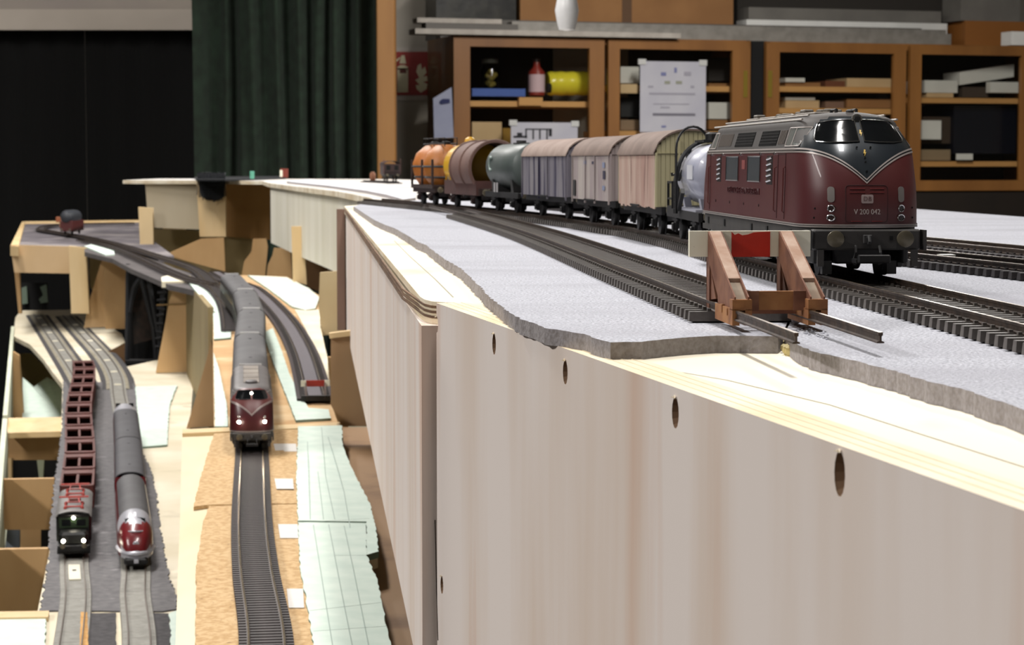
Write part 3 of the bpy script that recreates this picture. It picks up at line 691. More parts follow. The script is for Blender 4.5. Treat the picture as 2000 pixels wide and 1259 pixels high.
# glue blob and crumbs where the two foam sheets meet
gl = thing('glue_blob', 'small yellowish hardened glue blob between the two foam sheets', 'glue', tuple(W(1537, 685, HD)))
mb = MB(); r = random.Random(4)
for k in range(9):
    c = W(1537+r.uniform(-10, 8), 676+r.uniform(-8, 12), HD-1.2); q = r.uniform(.7, 1.4)
    mb.lathe([(q*.5, -q), (q, -q*.3), (q*.9, q*.5), (q*.3, q)], c, 'z', 7)
mb.build('glue', mat('yellow_glue', 'c9bb86', .6, col2='b5a468', scale=300, bump=.5), gl, smooth=True)
cr = thing('foam_crumb', 'small lumpy grey foam crumb standing behind the rail tip', 'crumb', tuple(W(1554, 636, HF)))
c = W(1554, 634, HF); mb = MB()
bmx = bmesh.new(); bmesh.ops.create_icosphere(bmx, subdivisions=2, radius=1.15)
for v in bmx.verts: v.co *= r.uniform(.8, 1.18)
mb.add([c+v.co+Vector((0, 0, 1.2)) for v in bmx.verts], [tuple(v.index for v in f.verts) for f in bmx.faces]); bmx.free()
mb.build('crumb_body', foamedge, cr, smooth=True)
mb = MB()
for k in range(60):
    t = r.random(); x = 1556+t*60; y = 640+t*16+r.uniform(-6, 8); c = W(x, y, HF); q = r.uniform(.15, .5)
    mb.lathe([(q*.4, 0), (q, q*.4), (q*.3, q)], c, 'z', 5)
tag(stuff(mb.build('foam_crumbs', foam)), 'loose pale foam crumbs scattered between the two rail tips', 'crumbs')
# small metal clip lying on the far end of the deck
cl = MB(); q0 = W(785, 412, HD-.1); q1 = W(838, 418, HD-.1)
cl.obox(q0, q1-q0, Vector((3, 9, 0)), Vector((0, 0, 1.6))); q2 = W(779, 410, HD-.1); cl.cyl(q2, q2+Vector((0, 0, 3.5)), 3, 10)
solo('metal_clip', cl, mat('dark_metal', '5b554c', .5, .4), 'small dark metal strip lying at the far end of the plywood deck', 'clip')

# ------------------------------------------------------------------ tracks on the upper deck
ZR = -34.5
T1 = Path([(x, y, ZR) for x, y in [(150, 200), (127, 330), (115.5, 484), (104.9, 630), (91.8, 819), (87.5, 921), (82, 1000), (70, 1129), (58, 1200), (43, 1300), (23, 1400), (1, 1500), (-23, 1600), (-62, 1750), (-102, 1900), (-130, 2010)]])
d0 = T1.findY(360); d1 = T1.findY(1130)
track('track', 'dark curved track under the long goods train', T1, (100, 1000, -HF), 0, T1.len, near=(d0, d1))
T2 = Path([(x, y, ZR) for x, y in [(66, 433), (57.3, 540), (45, 696), (9.5, 1130), (-48.0, 1640), (-62, 1720)]])
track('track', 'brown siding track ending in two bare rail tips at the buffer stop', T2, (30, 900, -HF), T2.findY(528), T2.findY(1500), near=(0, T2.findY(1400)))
# bare silver tips of the siding rails
t4p = [(320, 260), (262, 560), (205, 865), (168, 1060), (110, 1400), (40, 1760)]
T3 = Path([(x, y, ZR) for x, y in [(262, 380), (229, 500), (176, 742), (141, 900), (110, 1050), (106, 1070)]])
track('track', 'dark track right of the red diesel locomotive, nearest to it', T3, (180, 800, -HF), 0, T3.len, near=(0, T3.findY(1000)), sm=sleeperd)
T4 = Path([(x, y, ZR) for x, y in t4p])
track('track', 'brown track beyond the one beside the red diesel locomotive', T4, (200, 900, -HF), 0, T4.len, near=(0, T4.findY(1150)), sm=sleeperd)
pt = thing('point_motor', 'white topped point lever block on the dark track right of the locomotive', 'point lever', tuple(W(1850, 521, HF-.1)))
q = W(1850, 521, HF-.1); ux = Vector((-.2, 1, 0)); vx = Vector((1, .2, 0))
MB().obox(q-vx*6, vx*11, ux*7, Vector((0, 0, 3.4))).build('base', black, pt)
MB().obox(q-vx*2+Vector((0, 0, 3.4)), vx*5.2, ux*5, Vector((0, 0, 1.2))).build('cap', mat('white_plastic', 'd0cfc8', .4), pt)
MB().obox(q+vx*5.05+Vector((0, 0, .6)), vx*7, ux*2.2, Vector((0, 0, 1.2))).build('lever', darkgrey, pt)

# ------------------------------------------------------------------ buffer stop
def fitR(o, d):     # local frame on T2: x across to the right, y along the track away from the lens
    return o
dB = T2.findY(536); pb = T2.at(dB); tb = T2.dirn(dB); tb.z = 0; tb.normalize(); rb = Vector((tb.y, -tb.x, 0))
if rb.x < 0: rb = -rb
if tb.y < 0: tb = -tb
pb = pb+rb*1.4
bs = thing('buffer_stop', 'rusty orange buffer stop with white and red beam on the siding', 'buffer stop', (pb.x, pb.y, ZR))
def B(x, y, z): return pb+rb*x+tb*y+Vector((0, 0, z))
def bbox(mb, x0, x1, y0, y1, z0, z1): return mb.obox(B(x0, y0, z0), rb*(x1-x0), tb*(y1-y0), Vector((0, 0, z1-z0)))
bx0, bx1 = -15.2, 15.2
b_ = MB(); bbox(b_, bx0, bx1, .2, 2.2, 10.9, 17.3); beam = b_.build('beam', white, bs)
mb = MB(); e = [(-4.7, 17.1), (-3.9, 16.3), (-3, 16.7), (-2, 16.2), (-.6, 16.4), (.8, 16.9), (2.2, 17.0), (5.0, 17.1)]
mb.prism([B(x, .12, z) for x, z in e]+[B(5.0, .12, 10.85), B(-4.7, .12, 10.85)], tuple(tb*.1))
lab(mb.build('red_field', redp, beam), 'red painted field with ragged upper edge')
for sx in (-1, 1):
    xc = sx*8.9; hw = 1.75
    # sloping strut made of an upper channel from beam top to the rail foot
    top0, top1 = (-.2, 17.0), (-38.5, 1.2)
    A_ = B(xc-hw, .1, 17.2); 
    st = MB()
    pr = [(.1, 17.2), (.1, 12.5), (-10, 7.5), (-31, -1.2), (-31, -3.0), (-36, -3.4), (-36, .8), (-33, 2.4)]
    # side webs (two thin plates) and the sloping face between them
    for q in (-1, 1):
        x0 = xc+q*hw-(.35 if q > 0 else 0)
        st.prism([B(x0, y, z) for y, z in [(.1, 17.2), (2.2, 14), (2.2, 10.9), (-2, 9.5), (-14, 2.2), (-16, -2.6), (-34, -2.6), (-36.5, 0), (-36.5, 3.2)]], tuple(rb*.35))
    st.build('strut_web', rust, bs)
    fc = MB(); fc.prism([B(xc-hw+.36, y, z) for y, z in [(-.1, 17.25), (-26.5, 7.0), (-26.5, 5.6), (-.1, 15.6)]], tuple(rb*(2*hw-.72)))
    fc.build('strut_face', mat('dusty_rust', 'b8a090', .8, col2='a0806c', scale=160, bump=.3, det=6), bs)
    f2 = MB(); f2.prism([B(xc-hw+.36, y, z) for y, z in [(-26.7, 6.0), (-36.2, 1.9), (-36.2, .4), (-26.7, 4.6)]], tuple(rb*(2*hw-.72)))
    f2.build('strut_toe', mat('dusty_grey_rust', '8f8272', .8, col2='7d6a58', scale=160, bump=.3), bs)
    # foot block clasping the rail, vertical rear post
    fo = MB(); bbox(fo, xc-2.3, xc-.6, -37, -14, -3.4, .4); bbox(fo, xc+.7, xc+2.3, -37, -14, -3.4, .4); bbox(fo, xc-2.3, xc+2.3, -37, -33.5, .1, 2.6)
    bbox(fo, xc-2.5, xc-.7, -24, -21.5, -1.2, .7); bbox(fo, xc-2.5, xc-.7, -31, -29, -1.4, .2)
    fo.build('foot', rustl, bs)
    po = MB(); bbox(po, xc-1.5, xc+1.3, 2.3, 3.4, -2.2, 16.6); bbox(po, xc-1.5, xc-1.1, -1, 3.4, -2.2, 11)
    po.prism([B(xc-1.1, y, z) for y, z in [(3.3, 0), (3.3, 12), (-8, 1)]], tuple(rb*.4)); po.build('rear_post', rust, bs)
cb = MB(); bbox(cb, -7.2, 7.2, -31.5, -29.6, -.2, 4.2); cb.build('cross_beam', rustl, bs)
cb = MB(); bbox(cb, -7.3, -4.0, -32.0, -31.5, -.4, 4.3); bbox(cb, 4.2, 7.3, -32.0, -31.5, -.3, 4.3); cb.build('beam_bracket', rust, bs)
cb = MB(); bbox(cb, -7.2, 7.2, -1.0, 1.5, -2.4, -.2); cb.build('rear_tie', rust, bs)
cb = MB(); bbox(cb, -6.9, 6.9, -24, -22.6, -1.6, .6); cb.build('lower_tie', rust, bs)

# ------------------------------------------------------------------ far part of the upper deck
def vpanel(poly, Y, th, m, parent, name='support_panel', back=1):
    return MB().prism([D(x, y, Y) for x, y in poly], (0, th*back, 0)).build(name, m, parent)
fm = thing('far_deck', 'far plywood deck with pale boards curving away to the left', 'model railway deck', (-400, 4500, -300))
fd = [(-150, 2390), (-172, 2600), (-253, 3125), (-380, 3760), (-490, 4335), (-556, 4800), (-700, 4935), (-862, 4950), (-905, 5010), (-900, 5500), (-300, 5300), (120, 4000), (190, 3000), (150, 2420), (-60, 2380)]
MB().prism(P3(fd, -HD), 8, ms=1).build('top_board', [mat('pale_deck_top', 'c9c6c4', .85, col2='b8b3aa', scale=6, col3='8a7a60', scale3=8), mat('pale_deck_edge', 'd6cfbd', .8, col2='b9a98c', scale=20)], fm)
pts = [(-150, 2395), (-168, 2600), (-249, 3125), (-376, 3760), (-486, 4335)]
for (xa, ya), (xb, yb) in zip(pts, pts[1:]):
    MB().prism([(xa, ya, -HD-8.1), (xb, yb, -HD-8.1), (xb+6, yb, -HD-8.1), (xa+6, ya, -HD-8.1)], 112 if ya > 2500 else 110).build('fascia_panel', plyside2, fm)
brn2 = mat('deep_brown_board', '96703f', .7, col2='85602f', scale=8, stretch=(1, 1, .3))
vpanel([(438, 355), (527, 355), (527, 468), (440, 462)], 5060, 10, brn2, fm)
vpanel([(384, 356), (440, 356), (441, 462), (390, 462)], 4890, 12, pinewood, fm)
vpanel([(283, 352), (386, 356), (392, 448), (290, 444)], 4960, 8, mat('birch_grey_panel', 'b5aa94', .7, col2='a1947a', scale=5, stretch=(1, 1, .4), bump=.05), fm)
vpanel([(270, 404), (298, 406), (300, 500), (274, 488)], 4900, 14, pinewood, fm, 'post')
vpanel([(290, 446), (392, 450), (440, 462), (500, 462), (520, 545), (300, 545)], 5080, 8, mat('olive_panel', '93825c', .8, col2='83724e', scale=6), fm)
vpanel([(392, 466), (437, 464), (440, 530), (330, 500), (333, 492)], 4860, 8, tanwood, fm)
vpanel([(472, 536), (477, 510), (491, 491), (494, 466), (520, 466), (523, 482), (517, 545)], 4780, 8, tanwood, fm)
vpanel([(520, 543), (523, 517), (532, 498), (535, 484), (567, 484), (571, 546)], 4620, 8, tanwood, fm)
vpanel([(569, 442), (592, 442), (599, 556), (572, 549)], 3680, 16, pinewood, fm, 'post')
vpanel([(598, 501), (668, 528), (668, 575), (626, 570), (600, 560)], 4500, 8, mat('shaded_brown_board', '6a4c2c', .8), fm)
for x, y, z in ((-68, 2500, -640), (0, 3400, FL), (-250, 4700, -640), (-860, 5300, -640)): MB().box(x, x+50, y, y+50, z, -HD-8.1).build('leg', pinewood, fm)
# patch of white foam bedding and small things on the far deck
ffo = MB().prism([W(x, y, HD-4) for x, y in ((700, 357), (742, 360), (796, 372), (812, 386), (788, 389), (756, 380), (716, 372), (640, 362), (560, 354), (600, 350))], 3.9, ms=1).build('foam_underlay', [mat('white_foam', 'd0d3da', .9, col2='bcc0c8', scale=300, bump=.3), foamedge])
tag(ffo, 'white foam strip on the far deck under the brown wagon', 'foam sheet')
nm = thing('black_mesh_cover', 'crumpled black mesh draped over the far deck edge below the curtain', 'cover', tuple(D(410, 400, 4880)))
r = random.Random(2)
mb = MB()
for i in range(17):
    x = 386+i*54/16
    mb.tube([D(x, 336+r.uniform(0, 2), 4930), D(x+r.uniform(-1, 1), 342, 4878), D(x+r.uniform(-1, 1), 390-7*abs(i-9)/9+r.uniform(-3, 5), 4872)], 1.3, 4)
for j in range(12):
    y = 340+j*4.0; mb.tube([D(384+min(j, 5)*.8, y, 4876), D(400, y+r.uniform(-1, 1), 4870), D(425, y+r.uniform(-1, 1), 4870), D(439, y, 4876)], 1.4, 4)
stuff(mb.build('mesh_strands', mat('black_mesh', '23262b', .8), nm))
vpanel([(385, 337), (439, 337), (438, 384), (425, 392), (402, 390), (392, 380)], 4879, 1.2, mat('dark_net_cloth', '16181c', .95), nm, 'net_cloth')
MB().prism([W(x, y, HD-4) for x, y in ((380, 345), (560, 343.2), (556, 346.5), (500, 348.5), (440, 350), (384, 350))], 3.9).build('net_top', mat('dark_net_cloth', '16181c', .95), nm)
gsig = thing('green_signal', 'tiny pale green signal light housing on the black mesh', 'signal', tuple(D(489, 346, 4890)))
MB().box(D(485, 0, 4890).x, D(493, 0, 4890).x, 4890, 4896, -HD+4, D(0, 334, 4890).z, c=1).build('housing', mat('mint_plastic', '5ba58c', .5), gsig)
rs = thing('buffer_stop', 'tiny red and white buffer stop on the far deck below the curtain', 'buffer stop', tuple(D(552, 345, 4890)))
MB().box(D(545, 0, 4890).x, D(560, 0, 4890).x, 4890, 4894, -HD+8, D(0, 329, 4890).z).build('beam', mat('rust_red', '7a3020', .6), rs)
MB().box(D(544, 0, 4889).x, D(549, 0, 4889).x, 4888, 4890, -HD+9, D(0, 332, 4890).z).build('white_field', white, rs)
for x in (548, 557): MB().box(D(x-1, 0, 4890).x, D(x+1, 0, 4890).x, 4891, 4897, -HD+4, -HD+9).build('foot', rust, rs)

# ------------------------------------------------------------------ red diesel locomotive (V 200 type), local mm: x forward, y left, z above the rail
def loco_surface():
    N = 2.9
    def hw(z):
        if z <= 38.5: return 17.7-.022*max(0, z-16)
        if z <= 46: return 17.2-(z-38.5)*.30
        return 14.95*math.sqrt(max(0, 1-((z-46)/4.5)**2.6))
    def xf(z):
        if z <= 22: return 101.5+.05*(z-9)
        if z <= 40.5: return 102.1-((z-22)/18.5)**2*6.8
        if z <= 47.3: return 95.3-(z-40.5)*1.15
        return 87.5-((z-47.3)/3.2)**2*10
    def dn(z): return 19.0 if z < 40 else 19.0+(z-40)*.5
    def S(q, u, z):      # q in [0,1]: 0 = mid side, 1 = nose centre; sign of u picks the flank
        n0 = .45; h = hw(z); x = xf(z); d = dn(z)
        if q < n0: return Vector(((x-d)*q/n0, h*u, z))
        a = (q-n0)/(1-n0)*math.pi/2
        return Vector((x-d+d*math.sin(a)**(2/N), u*h*math.cos(a)**(2/N), z))
    return S, hw, xf, dn, N
S_, hw_, xf_, dn_, N_ = loco_surface()
def zs(r): return 38.6-9.4*(1-min(1, abs(r)))**1.9       # stripe height from the flank (r=1) to the V point (r=0)
QS = [i/12*.45 for i in range(12)]+[.45+.55*(i/26) for i in range(27)]
def quad_loop(zfun, out=0.0):
    """closed outline of the body; zfun(r) gives the height where r = |y|/half width"""
    pts = []
    def pt(q, u, fl):
        n0 = .45
        r = 1.0 if q < n0 else max(0.0, math.cos((q-n0)/(1-n0)*math.pi/2))**(2/N_)
        z = zfun(r); p = S_(q, u, z)
        if out:
            e = .01; t = S_(min(1, q+e), u, z)-S_(max(0, q-e), u, z); nrm = Vector((t.y, -t.x, 0))
            if nrm.dot(Vector((p.x-60 if p.x > 60 else 0, p.y, 0))) < 0: nrm = -nrm
            if nrm.length > 0: p = p+nrm.normalized()*out
        if fl: p = Vector((-p.x, p.y, p.z))
        return p
    for q in QS: pts.append(pt(q, 1, False))
    for q in QS[-2::-1]: pts.append(pt(q, -1, False))
    for q in QS[1:]: pts.append(pt(q, -1, True))
    for q in QS[-2:0:-1]: pts.append(pt(q, 1, True))
    return pts
def band(levels, out=0.0, cap_top=False, cap_bot=False):
    mb = MB(); rings = [quad_loop(l if callable(l) else (lambda r, l=l: l), out) for l in levels]; n = len(rings[0])
    vs = [p for r_ in rings for p in r_]
    fs = [(k*n+i, k*n+(i+1) % n, (k+1)*n+(i+1) % n, (k+1)*n+i) for k in range(len(rings)-1) for i in range(n)]
    if cap_top: fs.append(tuple(range((len(rings)-1)*n, len(rings)*n)))
    if cap_bot: fs.append(tuple(range(n-1, -1, -1)))
    return mb.add(vs, fs)
def on_front(y, z, out=.12):     # point on the nose surface at lateral y and height z
    h = hw_(z); r = min(.999, abs(y)/h); a = math.acos(r**(N_/2)); d = dn_(z)
    return Vector((xf_(z)-d+d*math.sin(a)**(2/N_)+out, y*(1+out/h*.0), z))
def front_patch(poly, out=.15, th=.3):   # polygon given in (y, z), draped over the nose
    cy = sum(p[0] for p in poly)/len(poly); cz_ = sum(p[1] for p in poly)/len(poly)
    n = len(poly); vs = [on_front(cy, cz_, out)]; rings = 4
    for k in range(1, rings+1):
        t = k/rings
        for y, z in poly: vs.append(on_front(cy+(y-cy)*t, cz_+(z-cz_)*t, out))
    fs = [(0, 1+i, 1+(i+1) % n) for i in range(n)]
    for k in range(rings-1):
        for i in range(n): fs.append((1+k*n+i, 1+(k+1)*n+i, 1+(k+1)*n+(i+1) % n, 1+k*n+(i+1) % n))
    b = len(vs); o = 1+(rings-1)*n
    for y, z in poly: vs.append(on_front(y, z, out-th))
    for i in range(n): fs.append((o+i, b+i, b+(i+1) % n, o+(i+1) % n))
    return MB().add(vs, fs)
def resamp(poly, step=1.2):
    out = []
    for i in range(len(poly)):
        a_, b_ = poly[i], poly[(i+1) % len(poly)]; n = max(1, int(math.dist(a_, b_)/step))
        for k in range(n): out.append((a_[0]+(b_[0]-a_[0])*k/n, a_[1]+(b_[1]-a_[1])*k/n))
    return out
def rrect(y0, y1, z0, z1, r, n=4):
    out = []
    for cy, cz_, a0 in ((y1-r, z1-r, 0), (y0+r, z1-r, 90), (y0+r, z0+r, 180), (y1-r, z0+r, 270)):
        for k in range(n+1):
            t = math.radians(a0+90*k/n); out.append((cy+r*math.cos(t), cz_+r*math.sin(t)))
    return out
def ring_on_front(poly, wd, out=.35):
    cy = sum(p[0] for p in poly)/len(poly); cz_ = sum(p[1] for p in poly)/len(poly)
    pts = [on_front(y, z, out) for y, z in poly]; pts.append(pts[0]); pts.append(pts[1])
    return MB().tube(pts, wd, 6)
def side_y(x, z):
    xc = xf_(z)-dn_(z); ax_ = abs(x)
    if ax_ <= xc: return hw_(z)
    return hw_(z)*max(0, 1-min(1, (ax_-xc)/dn_(z))**N_)**(1/N_)
def side_pt(x, z, u, out=.1): return Vector((x, u*(side_y(x, z)+out), z))
def side_patch(mb, x0, x1, z0, z1, u, th=.25, out=.1):
    K = 6 if max(abs(x0), abs(x1)) > 66 else 1; vs = []
    for t in (0, th):
        for z in (z0, z1):
            for k in range(K+1): x = x0+(x1-x0)*k/K; vs.append((x, u*(side_y(x, z)+out-t), z))
    n = K+1; fs = []
    for k in range(K): fs += [(k, k+1, n+k+1, n+k), (3*n+k, 3*n+k+1, 2*n+k+1, 2*n+k), (k+1, k, 2*n+k, 2*n+k+1), (n+k, n+k+1, 3*n+k+1, 3*n+k)]
    fs += [(0, n, 3*n, 2*n), (K, 2*n+K, 3*n+K, n+K)]
    return mb.add(vs, fs)
def wheelset(rt, x, r=5.4, gauge=8.25, m=black):
    ax = MB().cyl((x, -9, r), (x, 9, r), .9, 8)
    for s in (-1, 1):
        ax.lathe([(r-.2, -1.4), (r, -1.1), (r, .6), (r+.9, .9), (r+.9, 1.3), (r-.5, 1.4)] if s < 0 else [(r-.5, -1.4), (r+.9, -1.3), (r+.9, -.9), (r, -.6), (r, 1.1), (r-.2, 1.4)], (x, s*8.9, r), 'y', 20)
    return L(ax, 'wheelset', m, rt, True)
def buffers(rt, xe, m, sg=1, r=2.5, z=12.1):
    for s in (-1, 1):
        b = MB().lathe([(1.5, 0), (1.5, 2.6), (1.0, 2.7), (1.0, 4.2)] if sg > 0 else [(1.0, -4.2), (1.0, -2.7), (1.5, -2.6), (1.5, 0)], (xe, s*10.05, z), 'x', 12)
        h = MB().lathe([(r*.8, 0), (r, .35), (r*.97, .7), (r*.6, 1.0)] if sg > 0 else [(r*.6, -1.0), (r*.97, -.7), (r, -.35), (r*.8, 0)], (xe+sg*4.0, s*10.05, z), 'x', 20)
        q = L(b, 'buffer', m, rt, True); lab(L(h, 'buffer_head', mat('worn_buffer', '77705f', .35, .6, col2='5d574a', scale=120), q, True), 'round worn metal buffer plate')
def diesel(label, lit=False, detail=True, red=locored, upper=locogrey, nose=locodark):
    rt = vroot('diesel_locomotive', label, 'locomotive')
    L(band([16.2, 19, 22, 25, 28, lambda r: 22+.85*(zs(r)-22), lambda r: zs(r)-.55]), 'lower_body', red, rt, True)
    up = band([lambda r: zs(r)+.55, lambda r: zs(r)*.5+.5*(41 if r >= 0 else 0) if zs(r) < 39 else 39.6, 41.5, 43.2, 45, 46, 47, 48, 48.9, 49.5, 50.0, 50.35], cap_top=True)
    ub = L(up, 'upper_body', [upper, nose], rt, True, 50)
    for p in ub.data.polygons:
        c = p.center/MM
        if abs(c.x) > 84 or (abs(c.x) > 80 and c.z < 40): p.material_index = 1
    for dz, nm_ in ((0, 'trim_stripe'),):
        L(band([lambda r: zs(r)-.75, lambda r: zs(r)-.25], .22), 'trim_stripe', stripe, rt, True)
        L(band([lambda r: zs(r)+.2, lambda r: zs(r)+.7], .25), 'trim_stripe', stripe, rt, True)
        L(band([lambda r: zs(r)-.3, lambda r: zs(r)+.25], .1), 'stripe_groove', nose, rt, True)
    L(band([15.3, 15.7], .28), 'trim_stripe', stripe, rt, True); L(band([15.9, 16.3], .25), 'trim_stripe', stripe, rt, True)
    L(band([15.4, 16.2], .08), 'stripe_groove', nose, rt, True)
    L(band([11.0, 15.35], -.5, cap_bot=True), 'skirt', chassis, rt, True)
    for u in (-1, 1):     # deeper side skirt with openings
        mb = MB()
        for x0, x1, z0 in ((-92, -64, 9.2), (-64, -22, 6.2), (-22, 22, 7.4), (22, 64, 6.2), (64, 88, 9.2)): mb.box(x0, x1, u*16.7-.6, u*16.7+.6, z0, 11.2)
        L(mb, 'side_skirt', chassis, rt)
        if detail:
            for x in (-80, -44, 10, 38, 76): L(MB().box(x, x+2.6, u*17.35-.2, u*17.35+.2, 11.6, 14), 'skirt_slot', blackm, rt)
    for sg in ((1, -1) if detail else (1,)):
        pass
    # windscreens
    ends = [1]
    for s in (-1, 1):
        poly = [(s*.75, 41.3), (s*5, 41.0), (s*9.5, 40.9), (s*12.6, 41.2), (s*13.0, 42.0), (s*11.9, 45.0), (s*11.0, 46.8), (s*10.2, 47.3), (s*5.5, 47.7), (s*.75, 47.9)]
        pr = resamp(poly, 1.0)
        L(front_patch(pr, .18), 'windscreen', winm, rt, True)
        L(ring_on_front(pr, .16, .25), 'window_rubber', chrome if detail else black, rt, True)
    # headlight on the roof edge, lamps, marker slots
    lm = lampon if lit else lampoff
    c = on_front(0, 45.6 if lit else 48.2, .2); hl_ = L(MB().lathe([(1.35, 0), (1.35, 1.6), (1.15, 1.9)], c-Vector((1.2, 0, .2)), 'x', 16), 'roof_headlight', black if not lit else chrome, rt, True)
    L(MB().lathe([(1.6, 0), (1.6, .25), (1.1, .3)], c+Vector((.4, 0, -.2)), 'x', 16), 'lens_ring', chrome, hl_, True)
    L(MB().lathe([(1.0, 0), (.9, .2)], c+Vector((.65, 0, -.2)), 'x', 14), 'lens', lm if lit else black, hl_, True)
    for s in (-1, 1):
        for z, ry, rz in (((27.5, 1.1, 1.0), (23.6, 1.7, 1.6)) if lit else ((21.1, .9, .95), (18.3, 1.05, .9))):
            poly = [(s*10.2+ry*math.cos(t*math.pi/8), z+rz*math.sin(t*math.pi/8)) for t in range(16)]
            q = L(ring_on_front(poly, .2, .25), 'lamp_ring', chrome, rt, True)
            inner = [(s*10.2+(y-s*10.2)*.8, z+(zz-z)*.8) for y, zz in poly]
            L(front_patch(inner, .22), 'lens', lampon if (lit and z < 24) else (mat('dark_lens', '2c1a1a', .15) if not lit else lampoff), q, True)
        pr = resamp(rrect(s*10.2-.95, s*10.2+.95, 22.9, 27.6, .9), .8)
        if not lit: L(front_patch(pr, .2), 'marker_slot', mat('grey_slot', '76706c', .5), rt, True)
    if detail:
        fr = resamp(rrect(-6.2, 6.0, 16.9, 28.0, 1.0), 1.0); L(ring_on_front(fr, .09, .04), 'door_joint', mat('dark_joint', '2c0d10', .6), rt)
        mb = MB()
        for y0, y1, z in ((-5.0, -.6, 27.0), (.8, 5.0, 27.0), (-5.0, -.6, 25.9), (.8, 5.0, 25.9), (-4.6, -1.4, 17.2), (1.4, 4.6, 17.2)):
            mb.tube([on_front(y0+(y1-y0)*k/4, z, .08) for k in range(5)], .13, 5)
        L(mb, 'louvre', mat('louvre_red', '7b3434', .4), rt)
        pl = L(front_patch(resamp(rrect(-1.7, 1.7, 22.6, 25.2, .4), .7), .3, .35), 'emblem_plate', mat('emblem_grey', '9b8a88', .5), rt, True)
        fm_ = frame(on_front(0, 23.9, .34), (0, 1, 0), (0, 0, 1)); text(rt, 'DB', 1.9, mat('emblem_dark', '6a4a4a', .5), fm_, .04, 'emblem_letters')
        fm_ = frame(on_front(0, 20.0, .16), (0, 1, 0), (-.03, 0, 1)); text(rt, 'V 200 042', 2.25, mat('number_white', 'b7aaa6', .5), fm_, .06, 'running_number', .82)
        hs = MB()
        for y, z, r_ in ((-1.9, 39.4, .3), (2.1, 39.4, .3), (.1, 36.2, .28), (.1, 35.0, .28), (.2, 32.2, .3), (-14.2, 21, .3), (-14.4, 18.2, .3), (14.0, 21.2, .3), (14.2, 18.2, .3)):
            c = on_front(y, z, -.1); hs.cyl(c, c+Vector((.3, 0, 0)), r_, 10)
        L(hs, 'rail_socket', blackm, rt)
        for z in (37.8, 43.8):     # yellow warning flashes
            b = [(0, 1.2), (.55, 1.0), (.2, .2), (.65, .2), (-.1, -1.3), (.05, -.3), (-.4, -.3)]
            L(front_patch([(y*.8+.1-.0, z+q*.8) for y, q in b], .3, .2), 'warning_flash', mat('flash_yellow', 'c7a33a', .5), rt)
    # flank details, both sides
    for u in (-1, 1):
        for x0, x1 in ((-86, -64), (64, 86)):
            L(side_patch(MB(), x0+2, x1-2, 40.2, 45.4, u), 'cab_side_window', wint, rt)
        for x0, x1 in ((-86, -64), (64, 86)):
            mb = MB()
            for z in (39.9, 45.6): mb.tube([side_pt(x0+1.6+(x1-x0-3.2)*k/5, z, u) for k in range(6)], .22, 5)
            for x in (x0+1.6, (x0+x1)/2, x1-1.6): mb.tube([side_pt(x, 39.9, u), side_pt(x, 45.6, u)], .22, 5)
            L(mb, 'window_frame', stripe, rt)
        if detail:
            for x0, x1 in ((-26, 8), (20, 50)):
                g = MB(); side_patch(g, x0, x1, 40.2, 45.2, u, .2, .05); gp = L(g, 'fan_grille', blackm, rt)
                g = MB()
                nn_ = int((x1-x0)/1.7)
                for k in range(nn_):
                    x = x0+(x1-x0)*(k+.5)/nn_; g.tube([side_pt(x, 40.3, u, .2), side_pt(x, 45.1, u, .2)], .16, 4)
                for z in (41.2, 42.2, 43.2, 44.2): g.tube([side_pt(x0, z, u, .22), side_pt(x1, z, u, .22)], .12, 4)
                L(g, 'grille_bars', darkgrey, gp)
            for x0, x1 in ((-62, -34), (52, 63)):
                g = MB()
                n_ = int((x1-x0)/2.1)
                for k in range(n_): 
                    x = x0+(x1-x0)*(k+.5)/n_; g.tube([side_pt(x, 40.6, u, .12), side_pt(x, 45.0, u, .12)], .3, 4)
                L(g, 'side_louvres', mat('louvre_grey', '7c746e', .45), rt)
            for x0, x1 in ((-38, -14), (5, 27)):
                g = MB(); side_patch(g, x0, x1, 28.6, 36.6, u, .2, .12); q = L(g, 'engine_room_window', mat('dusty_window', '5d6266', .2, .1, col2='4a4f54', scale=20), rt)
                g = MB()
                for z in (28.4, 36.8): g.tube([side_pt(x0-.3, z, u, .15), side_pt(x1+.3, z, u, .15)], .22, 5)
                for x in (x0-.3, x1+.3): g.tube([side_pt(x, 28.4, u, .15), side_pt(x, 36.8, u, .15)], .26, 5)
                L(g, 'window_frame', chrome, q)
            for x0, x1 in ((-59, -50), (38, 48)):
                g = MB(); side_patch(g, x0, x1, 27.6, 37.0, u, .2, .06); q = L(g, 'vent_opening', mat('vent_dark', '1c0d0e', .5), rt)
                g = MB()
                for z in (28.6, 30.4, 32.2, 34.0, 35.8): g.tube([side_pt(x0+1, z, u, .2), side_pt(x1-1, z+.6, u, .2)], .38, 5)
                L(g, 'vent_flap', chrome, q)
            g = MB()
            for x in (-86, -74, 57, 69): g.tube([side_pt(x, 17, u, .02), side_pt(x, 37.6, u, .02)], .16, 4)
            for x in (-86, 57): g.tube([side_pt(x, 37.4, u, .02), side_pt(x+12, 37.4, u, .02)], .14, 4)
            L(g, 'door_joint', mat('dark_joint', '2c0d10', .6), rt)
            for x in (-74, 69, 55): L(MB().tube([side_pt(x, 19, u, .1), side_pt(x, 19.5, u, .7), side_pt(x, 33, u, .7), side_pt(x, 33.5, u, .1)], .2, 5), 'grab_rail', mat('rail_red', '5a2422', .4), rt)
            for x in (-70, -46, -10, 28, 52): L(MB().lathe([(.5, -.3), (.5, .3)], side_pt(x, 37.6, u, .3), 'y', 8), 'rain_gutter_bolt', chrome, rt)
            fm_ = frame(Vector((-4, u*(hw_(25)+.12), 24.9)), (-u, 0, 0), (0, 0, 1))
